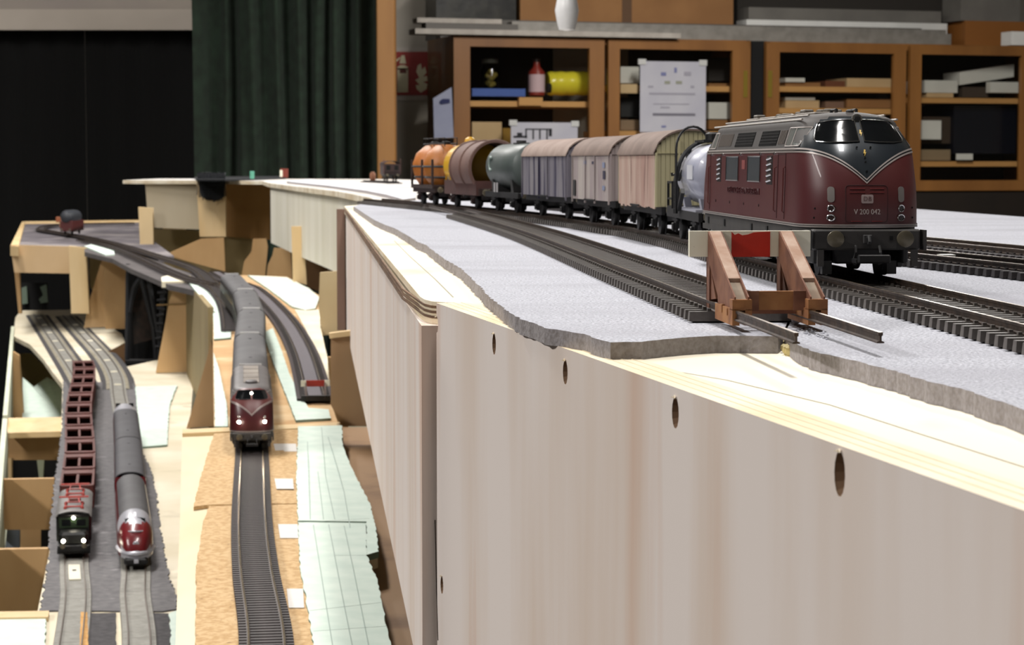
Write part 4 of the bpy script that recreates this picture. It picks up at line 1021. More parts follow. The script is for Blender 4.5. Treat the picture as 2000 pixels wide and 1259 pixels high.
            text(rt, 'DEUTSCHE BUNDESBAHN', 3.0, mat('letter_maroon', '451318', .4), fm_, .14, 'side_lettering', 1.75)
            fm_ = frame(Vector((-5, u*(hw_(33)+.12), 34.2)), (-u, 0, 0), (0, 0, 1))
            g = MB(); side_patch(g, -7.5, -1.5, 32.4, 35.6, u, .2, .12); L(g, 'emblem_plate', mat('emblem_red', '8a4644', .5), rt)
            g = MB()
            for x in (-60, -30, -2, 26): L(MB().cyl(side_pt(x, 20.5, u, -.1), side_pt(x, 20.5, u, .2), .5, 8), 'service_plug', mat('dark_joint', '2c0d10', .6), rt)
    # roof: walkway panels, exhausts, fans, horn
    g = MB(); rz = lambda y: 46+4.4*(max(0, 1-(abs(y)/14.95)**2))**(1/2.6)
    for x0, x1 in ((-62, -40), (-36, -8), (-4, 24), (28, 58)): g.box(x0, x1, -6.5, 6.5, 49.2, 50.9, c=.3)
    L(g, 'roof_hatch', mat('pale_roof', '8d857c', .55, col2='736b63', scale=50), rt)
    if detail:
        g = MB()
        for x in (-28, -18, 6, 16, 40, 50): g.lathe([(2.2, 0), (2.2, .9), (1.5, 1.2)], (x, 0, 50.9), 'z', 12)
        for x in (-50, 33): g.box(x, x+7, 3, 6, 50.9, 52.1, c=.3); g.box(x, x+7, -6, -3, 50.9, 52.1, c=.3)
        L(g, 'roof_vent', mat('roof_vent_grey', '6d675f', .5), rt)
        g = MB()
        for u in (-1, 1): g.tube([(x, u*11.4, rz(11.4)+.35) for x in range(-76, 78, 6)], .3, 5); g.tube([(x, u*14.2, rz(14.2)+.3) for x in range(-84, 82, 6)], .35, 5)
        L(g, 'roof_gutter', mat('gutter_pale', 'a39c94', .4), rt)
        g = MB()
        for u in (-1, 1):
            for x in (66, 73): g.cyl((x, u*3, 50.0), (x, u*3, 51.4), .5, 8)
            g.tube([(66, u*3, 51.3), (73, u*3, 51.3)], .35, 5)
        g.lathe([(1.2, 0), (1.2, 1.1), (.6, 1.5)], (78, 0, 49.7), 'z', 10)
        L(g, 'roof_horn', darkgrey, rt)
    # chassis front
    g = MB(); g.box(88, 101.6, -14.5, 14.5, 9.4, 14.6); g.box(97, 102.4, -15.5, 15.5, 8.6, 14.8, c=.5)
    L(g, 'buffer_beam', chassis, rt)
    g = MB()
    for y in (-7, 0, 7): g.box(102.3, 102.55, y-.5, y+.5, 11.6, 12.8)
    L(g, 'beam_socket', blackm, rt)
    for s in (-1, 1):
        g = MB(); g.prism([(97, s*16.6, 14.6), (103.2, s*16.2, 14.6), (103.2, s*16.2, 8.6), (97, s*16.6, 8.6)], (0, s*.9, 0)); L(g, 'step_plate', chassis, rt)
        g = MB(); g.box(102.2, 103.6, s*13.6-.9, s*13.6+.9, 3.8, 8.6); L(g, 'step_bracket', chassis, rt)
    buffers(rt, 102.4, chassis)
    buffers(rt, -102.4, chassis, -1)
    g = MB(); g.box(102.3, 103.6, -1.3, 1.3, 10.6, 13.2, c=.2); g.tube([(103.4, 0, 12.4), (105.3, 0, 12.6), (105.8, 0, 11.4), (104.8, 0, 10.6)], .5, 6)
    g.tube([(103, -3.4, 10), (104, -3.6, 8), (103.4, -4.2, 5), (102.6, -3.4, 4.4)], .4, 6); g.tube([(103, 3.4, 10), (104, 3.6, 8), (103.4, 4.2, 5), (102.6, 3.4, 4.4)], .4, 6)
    L(g, 'coupling_hook', darkgrey, rt)
    g = MB(); g.box(100, 112, -2.2, 2.2, 5.6, 6.8, c=.2); g.box(110.5, 112.3, -4.6, 4.6, 5.2, 7.6, c=.3); g.box(104, 110, -4.8, -3.8, 5.0, 6.2); g.box(104, 110, 3.8, 4.8, 5.0, 6.2)
    L(g, 'model_coupler', black, rt)
    for xb in (-64, 64):
        g = MB(); g.box(xb-28, xb+28, -7, 7, 4, 9.5, c=.6)
        for s in (-1, 1):
            g.box(xb-30, xb+30, s*13.2-.9, s*13.2+.9, 4.2, 8.6, c=.4)
            for x in (-18.5, 18.5): g.lathe([(2.6, -1.2), (2.6, 1.0), (1.6, 1.5)] if s > 0 else [(1.6, -1.5), (2.6, -1.0), (2.6, 1.2)], (xb+x, s*14, 5.4), 'y', 12); g.box(xb+x-3.4, xb+x+3.4, s*13.6-1, s*13.6+1, 2.6, 8.8, c=.4)
            for x in (-8, 8): g.lathe([(2.0, 3.0), (2.0, 8.6)], (xb+x, s*14.2, 0), 'z', 8)
            g.box(xb+26, xb+29, s*9.5-1.4, s*9.5+1.4, .9, 5)
        L(g, 'bogie', darkgrey if detail else black, rt)
        for x in (-18.5, 18.5): wheelset(rt, xb+x)
    g = MB(); g.box(-34, 34, -12, 12, 3.6, 11.2, c=1); L(g, 'fuel_tank', darkgrey, rt)
    return rt
v200 = diesel('detailed dark red and grey diesel locomotive numbered V 200 042 beside the buffer stop')
dv = T1.findY(733); place(v200, T1, dv, 160, flip=True); v200.scale = (1, 1.03, .982)

# ------------------------------------------------------------------ goods wagons behind it (local mm, x towards the lens)
def underframe(rt, half, wb, m=black, zt=13.5):
    g = MB(); g.box(-half, half, -12, 12, 10.5, zt, c=.3)
    for s in (-1, 1): g.box(-half, half, s*13-.8, s*13+.8, 9.8, zt)
    L(g, 'underframe', m, rt)
    for x in (-wb, wb):
        for s in (-1, 1):
            g = MB(); g.prism([(x-4, s*11.6, 10), (x+4, s*11.6, 10), (x+2, s*11.6, 3.4), (x-2, s*11.6, 3.4)], (0, s*1.2, 0)); g.box(x-8, x+8, s*12.2-.7, s*12.2+.7, 8.2, 9.2); g.box(x-1.8, x+1.8, s*13.2-1, s*13.2+1, 4, 7.4, c=.3)
            L(g, 'axle_guard', m, rt)
        wheelset(rt, x)
    buffers(rt, half, m, 1, 2.4); buffers(rt, -half, m, -1, 2.4)
    g = MB(); g.box(half, half+7, -1, 1, 5.5, 7); g.box(half+5.5, half+7, -3.5, 3.5, 5, 7.6); g.box(-half-7, -half, -1, 1, 5.5, 7); g.box(-half-7, -half-5.5, -3.5, 3.5, 5, 7.6); g.box(-half+8, half-8, -.8, .8, 5.8, 10.6)
    L(g, 'coupler', m, rt)
def arch_roof(half, w_, ze, za, ov=1.2, n=16, th=.9):
    mb = MB(); R = []
    for k in range(n+1):
        t = -1+2*k/n; R.append((t*w_, ze+(za-ze)*(1-abs(t)**2.3)**(1/1.6)))
    vs = [(x, y, z) for x in (-half-ov, half+ov) for y, z in R]+[(x, y, z-th) for x in (-half-ov, half+ov) for y, z in R]
    m = n+1; fs = [(k, k+1, m+k+1, m+k) for k in range(n)]+[(2*m+k+1, 2*m+k, 3*m+k, 3*m+k+1) for k in range(n)]
    fs += [(k+1, k, 2*m+k, 2*m+k+1) for k in range(n)]+[(m+k, m+k+1, 3*m+k+1, 3*m+k) for k in range(n)]+[(0, m, 3*m, 2*m), (n, 2*m+n, 3*m+n, m+n)]
    return mb.add(vs, fs), R
def box_wagon(label, half, side, end, roof, nplank, za=49.5, ze=38.5, w_=16.6, group=None, gap=None, ragged=False, zb=13.5):
    rt = vroot('box_wagon', label, 'wagon', group); underframe(rt, half+2, half*.58)
    rf, R = arch_roof(half, w_+.9, ze, za); L(rf, 'roof', roof, rt, True)
    g = MB(); prof = [(y*(w_-.3)/(w_+.9), z-.8) for y, z in R]
    poly = [(-w_+.3, zb), (w_-.3, zb)]+[(y, z) for y, z in prof[::-1]]
    g.prism([(-half, y, z) for y, z in poly], (2*half, 0, 0)); L(g, 'body', end, rt)
    r = random.Random(int(half*10))
    for u in (-1, 1):
        g = MB()
        for k in range(nplank):
            x0 = -half+2*half*k/nplank; x1 = x0+2*half/nplank
            o = r.uniform(0, .35) if ragged else r.uniform(0, .12); zz = zb-(r.uniform(0, 1.6) if ragged else .2)
            g.box(x0+.12, x1-.12, u*(w_-.2)-.25 if u < 0 else w_-.5, u*(w_-.2)+.25+o if u > 0 else -w_+.5, zz, ze-.2)
        stuff(L(g, 'side_planks', side, rt))
        for x in (-half+.6, -13, 13, half-.6):
            if not ragged: L(MB().box(x-.5, x+.5, u*(w_+.35)-.45, u*(w_+.35)+.45, zb-2, ze-.4), 'side_post', side, rt)
        g = MB(); g.box(-14, 14, u*(w_+.7)-.25, u*(w_+.7)+.25, zb-.6, zb+.3); L(g, 'door_rail', black, rt)
    for sx in (-1, 1):
        g = MB(); n = 15
        for k in range(n):
            y0 = -w_+.5+(2*w_-1)*k/n; y1 = y0+(2*w_-1)/n; ym = (y0+y1)/2
            zt = ze+(za-ze)*(1-abs(ym/(w_+.9))**2.3)**(1/1.6)-1.4
            g.box(sx*half if sx > 0 else -half-.5, half+.5 if sx > 0 else -half, y0+.13, y1-.13, zb+.1, zt)
        stuff(L(g, 'end_planks', end, rt))
        g = MB()
        for y in (-w_+.4, -5.5, 5.5, w_-.4): g.box(min(sx*half, sx*(half+1.3)), max(sx*half, sx*(half+1.3)), y-.5, y+.5, zb, ze+(5.5 if abs(y) < 7 else 0))
        g.box(min(sx*half, sx*(half+.9)), max(sx*half, sx*(half+.9)), -w_+.5, w_-.5, ze-.3, ze+.1)
        L(g, 'end_posts', end, rt)
    return rt
def put(rt, Y0, half):
    d = T1.findY(Y0); place(rt, T1, d+half, 2*half, flip=True)
cream = mat('pinkish_cream_boards', 'b9a294', .7, col2='a58478', scale=60, stretch=(1, 1, .12), bump=.15, det=6, col3='6e4a44', scale3=330, stretch3=(1, 1, .06), lo3=.58, hi3=.66)
creamend = mat('yellowish_cream_boards', 'b8b08c', .7, col2='a59d7a', scale=60, stretch=(1, 1, .2), bump=.1)
palew = mat('dirty_white_boards', 'aea59f', .7, col2='96898a', scale=50, stretch=(1, 1, .15), bump=.1, col3='7e6a70', scale3=240, stretch3=(1, 1, .1), lo3=.62, hi3=.7)
purple = mat('purple_streaked_boards', '7f7b80', .7, col2='6c6872', scale=40, stretch=(1, 1, .2), bump=.1, col3='2e2942', scale3=130, stretch3=(1, .2, .09), lo3=.5, hi3=.6)
b1 = box_wagon('cream box wagon with pinkish plank side and beige arched roof behind the white tank wagon', 60, cream, creamend, roofbrown, 17, ragged=True); put(b1, 996, 62)
b2 = box_wagon('dirty white box wagon with small dark emblem, third behind the locomotive', 50, palew, palew, roofbrown, 14, za=48.5); put(b2, 1143, 52)
b3 = box_wagon('grey box wagon with purple dirt streaks and pinkish beige roof', 66, purple, purple, roofbeige, 18, za=48.5); put(b3, 1268, 68)
for dx, z0, z1, c in ((-36, 31, 34, 'blue_stencil'), (-37, 25, 29.5, 'dark_emblem'), (-36, 19, 21.5, 'blue_stencil'), (-8, 33, 34.5, 'dark_emblem'), (14, 33, 35, 'blue_stencil')):
    g = MB(); g.box(-dx-3, -dx+3, -17.05, -16.9, z0, z1); L(g, 'stencil_mark', mat(c, {'blue_stencil': '7e86a2', 'dark_emblem': '2f2b44'}[c], .7), b2)
g = MB(); g.box(-46, -40, -17.4, -16.9, 15, 24); L(g, 'label_holder', darkgrey, b2)
def tank_body(R, x0, x1, zc, n=28):
    return MB().lathe([(R*.35, x0-R*.30), (R*.75, x0-R*.2), (R*.95, x0-R*.06), (R, x0), (R, x1), (R*.95, x1+R*.06), (R*.75, x1+R*.2), (R*.35, x1+R*.30)], (0, 0, zc), 'x', n)
# white tank wagon with a brake platform at the far end
tw = vroot('tank_wagon', 'white tank wagon with black hoop rail and ladder directly behind the red locomotive', 'wagon')
underframe(tw, 52, 30)
L(tank_body(13.2, -24, 40, 29.0), 'tank', mat('lilac_white_tank', 'a9abba', .35, col2='989bad', scale=30, coat=.3), tw, True, 60)
g = MB()
for x in (-18, 34): g.prism([(x-3, -10, 13.5), (x+3, -10, 13.5), (x+3, -11, 19), (x-3, -11, 19)], (0, 3, 0)); g.prism([(x-3, 7, 13.5), (x+3, 7, 13.5), (x+3, 8, 19), (x-3, 8, 19)], (0, 3, 0))
g.box(-24, 42, -13.6, 13.6, 13.6, 14.6); L(g, 'saddle', mat('pale_deck', '9b9ca8', .6), tw)
for sx in (-8,):
    g = MB(); arc = [(sx, 14.2*math.cos(t), 29+14.2*math.sin(t)) for t in [math.radians(200-k*11) for k in range(12)]]
    for s in (-1, 1): g.tube([Vector((sx+s*2.0, y, z)) for x, y, z in [(0, -15.5, 12), (0, -15.6, 26)]+[(0, -14.6*math.cos(t), 29+14.6*math.sin(t)) for t in [math.radians(10*k) for k in range(1, 9)]]], .8, 6)
    for k in range(5): g.cyl((sx-2, -15.5, 14+k*3), (sx+2, -15.5, 14+k*3), .5, 6)
    g.prism([(sx-2.2, -14.8, 26), (sx+2.2, -14.8, 26), (sx+2.2, -9.6, 40), (sx-2.2, -9.6, 40)], (0, 1.0, 0))
    L(g, 'ladder', black, tw)
    g = MB(); g.tube([(sx+2.4, -15.6, 12), (sx+2.4, -15.6, 40)]+[(sx+2.4, -15.6+7.2*(1-math.cos(t)), 40+9.5*math.sin(t)) for t in [math.radians(15*k) for k in range(1, 12)]]+[(sx+2.4, -1.4, 43)], .55, 6)
    L(g, 'hoop_rail', black, tw)
    g = MB(); g.box(sx-6, sx+22, -6.5, 6.5, 42.6, 43.6); g.lathe([(4, 0), (4, 2.6), (2.6, 3.4)], (sx+9, 0, 43.6), 'z', 14); L(g, 'top_walkway', black, tw)
    g = MB(); g.obox((sx+4, -15.2, 13), (12, 0, 8), (-1.2, 0, 2.0), (0, 1.6, 0)); L(g, 'outlet_pipe', black, tw)
g = MB(); g.box(14, 30, -13.6, -13.2, 27, 33); L(g, 'label_plate', mat('white_label', 'd9dbe2', .4), tw)
g = MB(); g.box(-54, -38, -13.4, 13.4, 13.5, 14.6)
for y in (-13, -4, 13): g.box(-53.6, -52.6, y-.5, y+.5, 14.6, 25.5)
g.box(-53.6, -52.6, -13.4, 13.4, 24.6, 25.6); g.box(-53.6, -52.6, -13.4, 13.4, 17.4, 18.2)
g.box(-39, -38, -13.4, -12.4, 14.6, 25.6); g.box(-53.6, -38, -13.4, -12.5, 24.6, 25.6); g.box(-53.6, -38, -13.4, -12.5, 17.4, 18.2)
L(g, 'brake_platform', black, tw)
g = MB(); g.cyl((-48, -9, 14.6), (-48, -9, 28), .6, 8); g.tube([(-48, -9, 28), (-48, -11, 28.6), (-48, -12, 28.2), (-48, -12, 29.4)], .6, 6); L(g, 'brake_crank', black, tw)
put(tw, 870, 55)
# grey tank wagon
tg = vroot('tank_wagon', 'dark grey tank wagon between the purple streaked box wagon and the yellow one', 'wagon')
underframe(tg, 52, 30)
L(tank_body(15.6, -42, 42, 31), 'tank', mat('slate_grey_tank', '4d5553', .45, col2='424a48', scale=30), tg, True, 60)
g = MB(); g.tube([(-26+4.5*math.cos(t), -15.5, 33+4.5*math.sin(t)) for t in [math.radians(60+k*20) for k in range(13)]], .8, 5); L(g, 'pale_emblem', mat('pale_emblem', '9fb0aa', .6), tg)
g = MB(); g.box(-6, 10, -4, 4, 46.4, 47.2); g.lathe([(3.5, 0), (3.5, 1.6)], (2, 0, 47.2), 'z', 12); L(g, 'top_walkway', darkgrey, tg)
g = MB()
for x in (-30, 30): g.prism([(x-4, -12.6, 13.4), (x+4, -12.6, 13.4), (x+2, -13.4, 22), (x-2, -13.4, 22)], (0, 25, 0))
L(g, 'saddle', darkgrey, tg)
g = MB(); g.box(-18, -14, -15, -14.5, 13.4, 20); g.box(-10, -6, -15, -14.5, 13.4, 20); L(g, 'white_marking', mat('pale_marking', 'a9a6a8', .6), tg)
put(tg, 1424, 54)
# yellow tank under a sliding brown hood
ty = vroot('tank_wagon', 'yellow tank wagon under an open brown half-cylinder hood', 'wagon')
underframe(ty, 58, 34, mat('dark_rust_frame', '2c1b17', .7), 15)
yel = mat('strong_yellow_tank', 'd0a21c', .4, col2='bd8f18', scale=30)
L(tank_body(16.4, -50, 16, 31.0), 'tank', yel, ty, True, 60)
hoodm = mat('brown_hood', '6b5048', .7, col2='5c433c', scale=40, bump=.15)
g = MB(); n = 26; vs = []
for x, q in ((-14, 0), (52, 0)):
    for Rr in (19.4, 18.0):
        for k in range(n+1):
            t = math.radians(-38+256*k/n); vs.append((x, Rr*math.cos(t), 30+Rr*math.sin(t)))
m = n+1; fs = []
for k in range(n): fs += [(k, k+1, 2*m+k+1, 2*m+k), (m+k+1, m+k, 3*m+k, 3*m+k+1), (k+1, k, m+k, m+k+1), (2*m+k, 2*m+k+1, 3*m+k+1, 3*m+k)]
fs += [(0, 2*m, 3*m, m), (n, m+n, 3*m+n, 2*m+n)]
L(g.add(vs, fs), 'hood', hoodm, ty, True)
for x in (-13, 20, 51): g = MB(); g.tube([(x, 19.6*math.cos(math.radians(-38+256*k/24)), 30+19.6*math.sin(math.radians(-38+256*k/24))) for k in range(25)], .9, 6); L(g, 'hood_rib', hoodm, ty)
g = MB(); g.lathe([(3, 0), (4.4, 1.5), (3.6, 3.6), (1.5, 5)], (-30, 0, 48), 'z', 12); L(g, 'filler_dome', yel, ty, True)
g = MB(); g.box(-50, 56, -15.5, -14.4, 10, 20.5); g.box(-50, 56, 14.4, 15.5, 10, 20.5); g.box(55, 56.4, -15.5, 15.5, 10, 20.5); L(g, 'side_board', mat('maroon_frame', '4a2b26', .7, col2='3b211d', scale=60), ty)
g = MB(); g.tube([(-46, -15, 20), (-46, -15, 25), (-30, -15, 25), (-30, -15, 20)], .6, 5); L(g, 'side_handrail', yel, ty)
put(ty, 1548, 60)
# orange silo wagons
def silo(label, Y0):
    rt = vroot('silo_wagon', label, 'wagon')
    underframe(rt, 40, 22, mat('dark_rust_frame', '2c1b17', .7), 15)
    om = mat('weathered_orange', 'b0672a', .5, col2='8f5a22', scale=30, col3='5e3a1a', scale3=30)
    for x in (-20, 20):
        t = L(MB().lathe([(6, -8), (12, -4), (16, 2), (18, 10), (18, 14), (15, 22), (8, 28), (3, 29)], (x, 0, 19), 'z', 22), 'silo', om, rt, True)
        g = MB()
        for z, r_ in ((30.5, 18.4), (22, 16.5)): g.lathe([(r_, z-.8), (r_+.5, z), (r_, z+.8)], (x, 0, 0), 'z', 22)
        L(g, 'silo_band', darkgrey, t)
        L(MB().lathe([(3.5, 0), (3.5, 2.4), (2, 3)], (x, 0, 47.5), 'z', 10), 'hatch', black, rt, True)
    g = MB()
    for y in (-5, 5): g.tube([(-38, y, 48.5), (38, y, 48.5)], .6, 5); g.tube([(-38, y, 53), (38, y, 53)], .4, 5)
    for x in (-38, -19, 0, 19, 38):
        for y in (-5, 5): g.cyl((x, y, 46), (x, y, 53), .4, 5)
    L(g, 'top_railing', black, rt)
    g = MB(); g.box(-40, 40, -15.5, 15.5, 13, 16)
    for x in (-38, 0, 38):
        for s in (-1, 1): g.box(x-1, x+1, s*15-.8, s*15+.8, 16, 36)
    L(g, 'silo_frame', mat('dark_rust_frame', '2c1b17', .7), rt)
    put(rt, Y0, 42)
silo('orange silo wagon with two drums at the tail of the goods train', 1692)
# single brown wagon on the far deck
bw = vroot('brake_van', 'small dark brown wagon standing alone on the far deck before the wooden post', 'wagon')
underframe(bw, 40, 24)
bm_ = mat('dark_maroon_wagon', '34201f', .6, col2='281718', scale=60)
g = MB(); g.box(-40, 40, -16, 16, 13.5, 34, c=.5); L(g, 'body', bm_, bw)
rf, _ = arch_roof(40, 17, 34, 40); L(rf, 'roof', bm_, bw, True)
g = MB(); g.box(40, 41, -12, -4, 22, 31); g.box(40, 41, 4, 12, 22, 31); g.box(40, 41, -15, 15, 17, 18); L(g, 'end_window', blackm, bw)
g = MB()
for y in (-16.6, 16.6): g.tube([(38, y, 14), (38, y, 42), (30, y, 43)], .6, 5)
L(g, 'handrail', mat('maroon_rail', '5a3833', .6), bw)
pq = W(762, 353.5, HD-4.5)
PB = Path([(pq.x+10, pq.y-60, pq.z+0), (pq.x-15, pq.y+90, pq.z)]); place(bw, PB, 60, 80, flip=True)
tbf = Path([(pq.x+14, pq.y-90, pq.z), (pq.x-5, pq.y+40, pq.z), (pq.x-60, pq.y+220, pq.z)])
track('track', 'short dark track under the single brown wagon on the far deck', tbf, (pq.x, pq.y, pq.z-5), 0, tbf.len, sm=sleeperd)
bsf = thing('lamp_block', 'small dull orange block beside the single brown wagon', 'block', tuple(W(729, 352, HD)))
q = W(728, 352.5, HD-4); MB().lathe([(5, 0), (6, 3), (6, 14), (3, 18)], q, 'z', 10).build('block_body', mat('dull_orange', '7a4d34', .7), bsf, smooth=True)

# ------------------------------------------------------------------ lower levels: framework
H2 = 380.0            # board under the lowest tracks
lf = thing('layout_framework', 'pale wooden framework of ribs and boards carrying the two lower track levels', 'framework', (-600, 3500, -600))
def slab(poly, h, th, m, parent=None, name='board', sl=False, ms=None):
    pts = [W1(x, y, h) if h < 100 else W(x, y, h) for x, y in poly]
    mb = MB().prism(pts, th, ms=1 if ms else None)
    return mb.build(name, [m, ms] if ms else m, parent)
creamb = mat('cream_board_top', 'd9d0bb', .8, col2='c9bea4', scale=9, col3='a79c84', scale3=16, lo3=.6, hi3=.8)
slab([(246, 716), (300, 704), (376, 696), (378, 740), (370, 842), (362, 900), (342, 1340), (50, 1340), (74, 1190), (96, 1080), (118, 900), (122, 742), (262, 740)], H2, 10, creamb, lf)
slab([(26, 656), (30, 620), (40, 606), (165, 604), (238, 652), (244, 668), (206, 690), (240, 716), (262, 750), (160, 775), (120, 748), (104, 728), (84, 700), (58, 672)], H2-.6, 9, creamb, lf)
# base shelf far below and legs
LB = -640
def xl(Y): return -742-.225*(Y-3143)       # left edge of the framework
MB().prism([(xl(1500)-4, 1500, LB), (xl(6300)-4, 6300, LB), (-12, 6300, LB), (-12, 1500, LB)], 18).build('base_shelf', mat('dim_shelf', '8e8a74', .85, col2='7e7a66', scale=6), lf)
for x, y in ((-300, 1550), (-60, 1700), (-900, 5000), (-70, 5200), (-560, 3000)): MB().box(x, x+45, y, y+45, FL, LB-18).build('leg', pinewood, lf)
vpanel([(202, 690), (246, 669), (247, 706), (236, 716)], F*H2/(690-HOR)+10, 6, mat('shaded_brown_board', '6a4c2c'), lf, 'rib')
# left edge board running away from the lens
for ya, yb in ((1900, 3120), (3160, 4880)):
    MB().prism([(xl(ya)-7, ya, -H2+6), (xl(yb)-7, yb, -H2+6), (xl(yb), yb, -H2+6), (xl(ya), ya, -H2+6)], 90 if ya < 3000 else 250).build('edge_board', mat('greenish_white_board', 'c9cdb8', .75, col2='b9bda6', scale=8), lf)
# cross ribs below the lowest track level
def rib(pxl, pxr, ytop, ybot, m, th=9, cut=None):
    Y = F*H2/(ytop-HOR)
    vpanel([(pxl, ytop), (pxr, ytop-2), (pxr, ybot), (pxl, ybot)], Y, th, m, lf, 'rib')
rib(-12, 97, 1073, 1200, brownwood if 0 else tanwood); rib(4, 106, 936, 1034, tanwood)
vpanel([(14, 842), (122, 838), (118, 898), (12, 898)], 3160, 12, tanwood, lf, 'rib')
MB().prism([D(14, 816, 3200), D(122, 814, 3200), D(124, 842, 3120), D(10, 845, 3120)], 8).build('cross_beam', pinewood, lf)
vpanel([(14, 895), (22, 895), (22, 940), (12, 940)], 3150, 9, pinewood, lf, 'post'); vpanel([(38, 1030), (80, 1030), (80, 1072), (38, 1072)], 2700, 9, tanwood, lf, 'post')
vpanel([(20, 895), (110, 895), (110, 940), (20, 940)], 3300, 5, blackm, lf, 'back_or_shade_panel'); vpanel([(72, 898), (86, 898), (84, 932), (76, 932)], 3280, 5, mat('pale_glimpse', 'a5ab92', .8), lf, 'post')  # black sheet paints the shade inside the open bay
vpanel([(80, 1028), (106, 1028), (102, 1072), (80, 1072)], 2640, 5, blackm, lf, 'back_or_shade_panel'); vpanel([(14, 1030), (38, 1030), (38, 1072), (10, 1072)], 2650, 5, mat('blue_grey_panel', '6d7680', .8), lf, 'back_or_shade_panel')  # the black sheet stands in for shade in the opening below the rib
slab([(-30, 1194), (96, 1192), (94, 1204), (-30, 1206)], H2-4, 14, pinewood, lf, 'cross_beam')
# upper left bay
vpanel([(25, 686), (37, 694), (46, 820), (24, 820)], 4150, 10, tanwood, lf, 'post')
vpanel([(38, 690), (60, 690), (110, 738), (150, 780), (122, 818), (38, 818)], 4700, 6, mat('olive_shade', '857450', .85), lf, 'back_or_shade_panel')
MB().prism([D(44, 736, 4600), D(66, 755, 4500), D(92, 736, 4600), D(124, 752, 4500), D(124, 815, 4100), D(44, 815, 4100)], 5).build('insulation_board', styro, lf)
vpanel([(28, 528), (38, 528), (42, 612), (36, 612)], 4900, 9, tanwood, lf, 'post')
vpanel([(20, 478), (136, 481), (138, 534), (28, 532)], 4760, 9, mat('warm_fascia', 'ccb08a', .7, col2='bd9f76', scale=6), lf, 'fascia_board')
vpanel([(134, 480), (168, 484), (174, 612), (139, 612)], 4720, 12, pinewood, lf, 'post')
vpanel([(41, 552), (92, 552), (92, 604), (41, 604)], 5800, 6, blackm, lf, 'back_or_shade_panel')  # black sheet painting the darkness of the opening under the loop
for pl in ([(42, 562), (52, 558), (54, 592), (43, 594)], [(78, 560), (90, 555), (93, 590), (80, 592), (76, 584), (84, 576)]):
    vpanel(pl, 5780, 5, mat('mint_glimpse', '6f7f70', .8), lf, 'offcut')
vpanel([(174, 492), (204, 492), (190, 582), (176, 560)], 5000, 8, mat('olive_panel', 'a3906a'), lf, 'rib')
vpanel([(203, 494), (207, 638), (164, 640), (172, 596), (190, 535)], 4760, 8, mat('light_tan_rib', 'cfae82', .7, col2='c09c6c', scale=6), lf, 'rib')
vpanel([(203, 492), (240, 494), (248, 552), (246, 642), (206, 642)], 4740, 8, tanwood, lf, 'rib')
# ribs holding the middle level
vpanel([(345, 552), (372, 548), (373, 726), (304, 728), (318, 655), (331, 585)], 3850, 9, mat('light_tan_rib', 'cfae82'), lf, 'rib')
def quad3(a_, b_, c_, d_, th, m, name='rib'): MB().prism([a_, b_, c_, d_], tuple(Vector(th))).build(name, m, lf)
quad3(D(372, 548, 3846), D(417, 600, 3060), D(419, 838, 3060), D(373, 728, 3846), (-8, 0, 0), mat('olive_panel', 'a3906a'), 'side_board')
vpanel([(306, 594), (373, 591), (373, 594), (305, 597)], 3847, 1, mat('rib_line', '93764c', .8), lf, 'joint_strip')
vpanel([(412, 664), (419, 700), (419, 832), (364, 836), (384, 770), (404, 700)], 3050, 8, mat('brown_wedge', 'a3825c', .75, col2='927148', scale=8), lf, 'rib')
# far loop board
loopm = mat('violet_grey_bed', '625d62', .9, col2='544f53', scale=20, col3='7c7676', scale3=9, lo3=.5, hi3=.6)
slab([(24, 482), (45, 434), (274, 431), (300, 470), (340, 500), (300, 505), (240, 492), (170, 480), (136, 481)], 8, 10, loopm, lf, 'loop_board', True)
slab([(20, 480), (43, 432), (49, 433), (36, 481)], 4, 22, pinewood, lf, 'edge_board', True)
slab([(46, 432), (272, 429), (272, 431.5), (46, 434.5)], 4, 22, pinewood, lf, 'edge_board', True)
# middle level boards
midtan = mat('mid_tan_board', 'c9a67a', .85, col2='bb9568', scale=14, bump=.1, col3='d8c29c', scale3=10, lo3=.55, hi3=.7)
slab([(165, 482), (240, 484), (300, 505), (345, 525), (420, 545), (436, 560), (430, 580), (395, 570), (330, 556), (255, 524), (220, 505), (165, 492)], 8, 9, mat('bridge_deck', '524d4d', .9, col2='464141', scale=20), lf, 'track_bridge', True)
slab([(366, 548), (402, 538), (480, 537), (560, 540), (625, 577), (627, 640), (640, 700), (648, 790), (662, 832), (418, 832), (416, 700), (416, 606), (385, 572)], 8, 9, midtan, lf, 'board', True, plyedge)
cornerm = mat('pale_cream_slab', 'e6e0cc', .8, col2='d6ccb0', scale=10)
slab([(315, 541), (332, 536), (372, 538), (370, 549), (316, 550)], 5, 10, cornerm, lf, 'board', True)
slab([(165, 480), (178, 477), (222, 489), (224, 496), (206, 497)], 5, 8, styro, lf, 'insulation_board', True)
# front module of the middle level
slab([(356, 842), (352, 1000), (347, 1130), (343, 1259), (340, 1345), (780, 1345), (763, 1259), (736, 1130), (715, 1085), (738, 1077), (722, 985), (690, 920), (668, 870), (668, 836), (520, 838)], 8.5, 10, mat('pale_ply_strip', 'ddd2b8', .75, col2='cfc19f', scale=12, stretch=(1, .3, 1)), lf, 'board')
slab([(356, 838), (664, 824), (664, 832), (356, 846)], 5, 16, pinewood, lf, 'cross_beam')
slab([(640, 834), (742, 834), (800, 1040), (862, 1345), (600, 1345)], 26, 9, mat('brown_lower_board', 'a07f5c', .75, col2='8d6c4a', scale=7, stretch=(1, .5, 1), bump=.1, col3='7b5c40', scale3=12, lo3=.58, hi3=.7), lf, 'board')
for y_ in (1010, 1172): slab([(735, y_), (830, y_-4), (830, y_-2), (735, y_+2)], 25.7, .6, mat('joint_line', '6d5238', .9), lf, 'joint_strip')
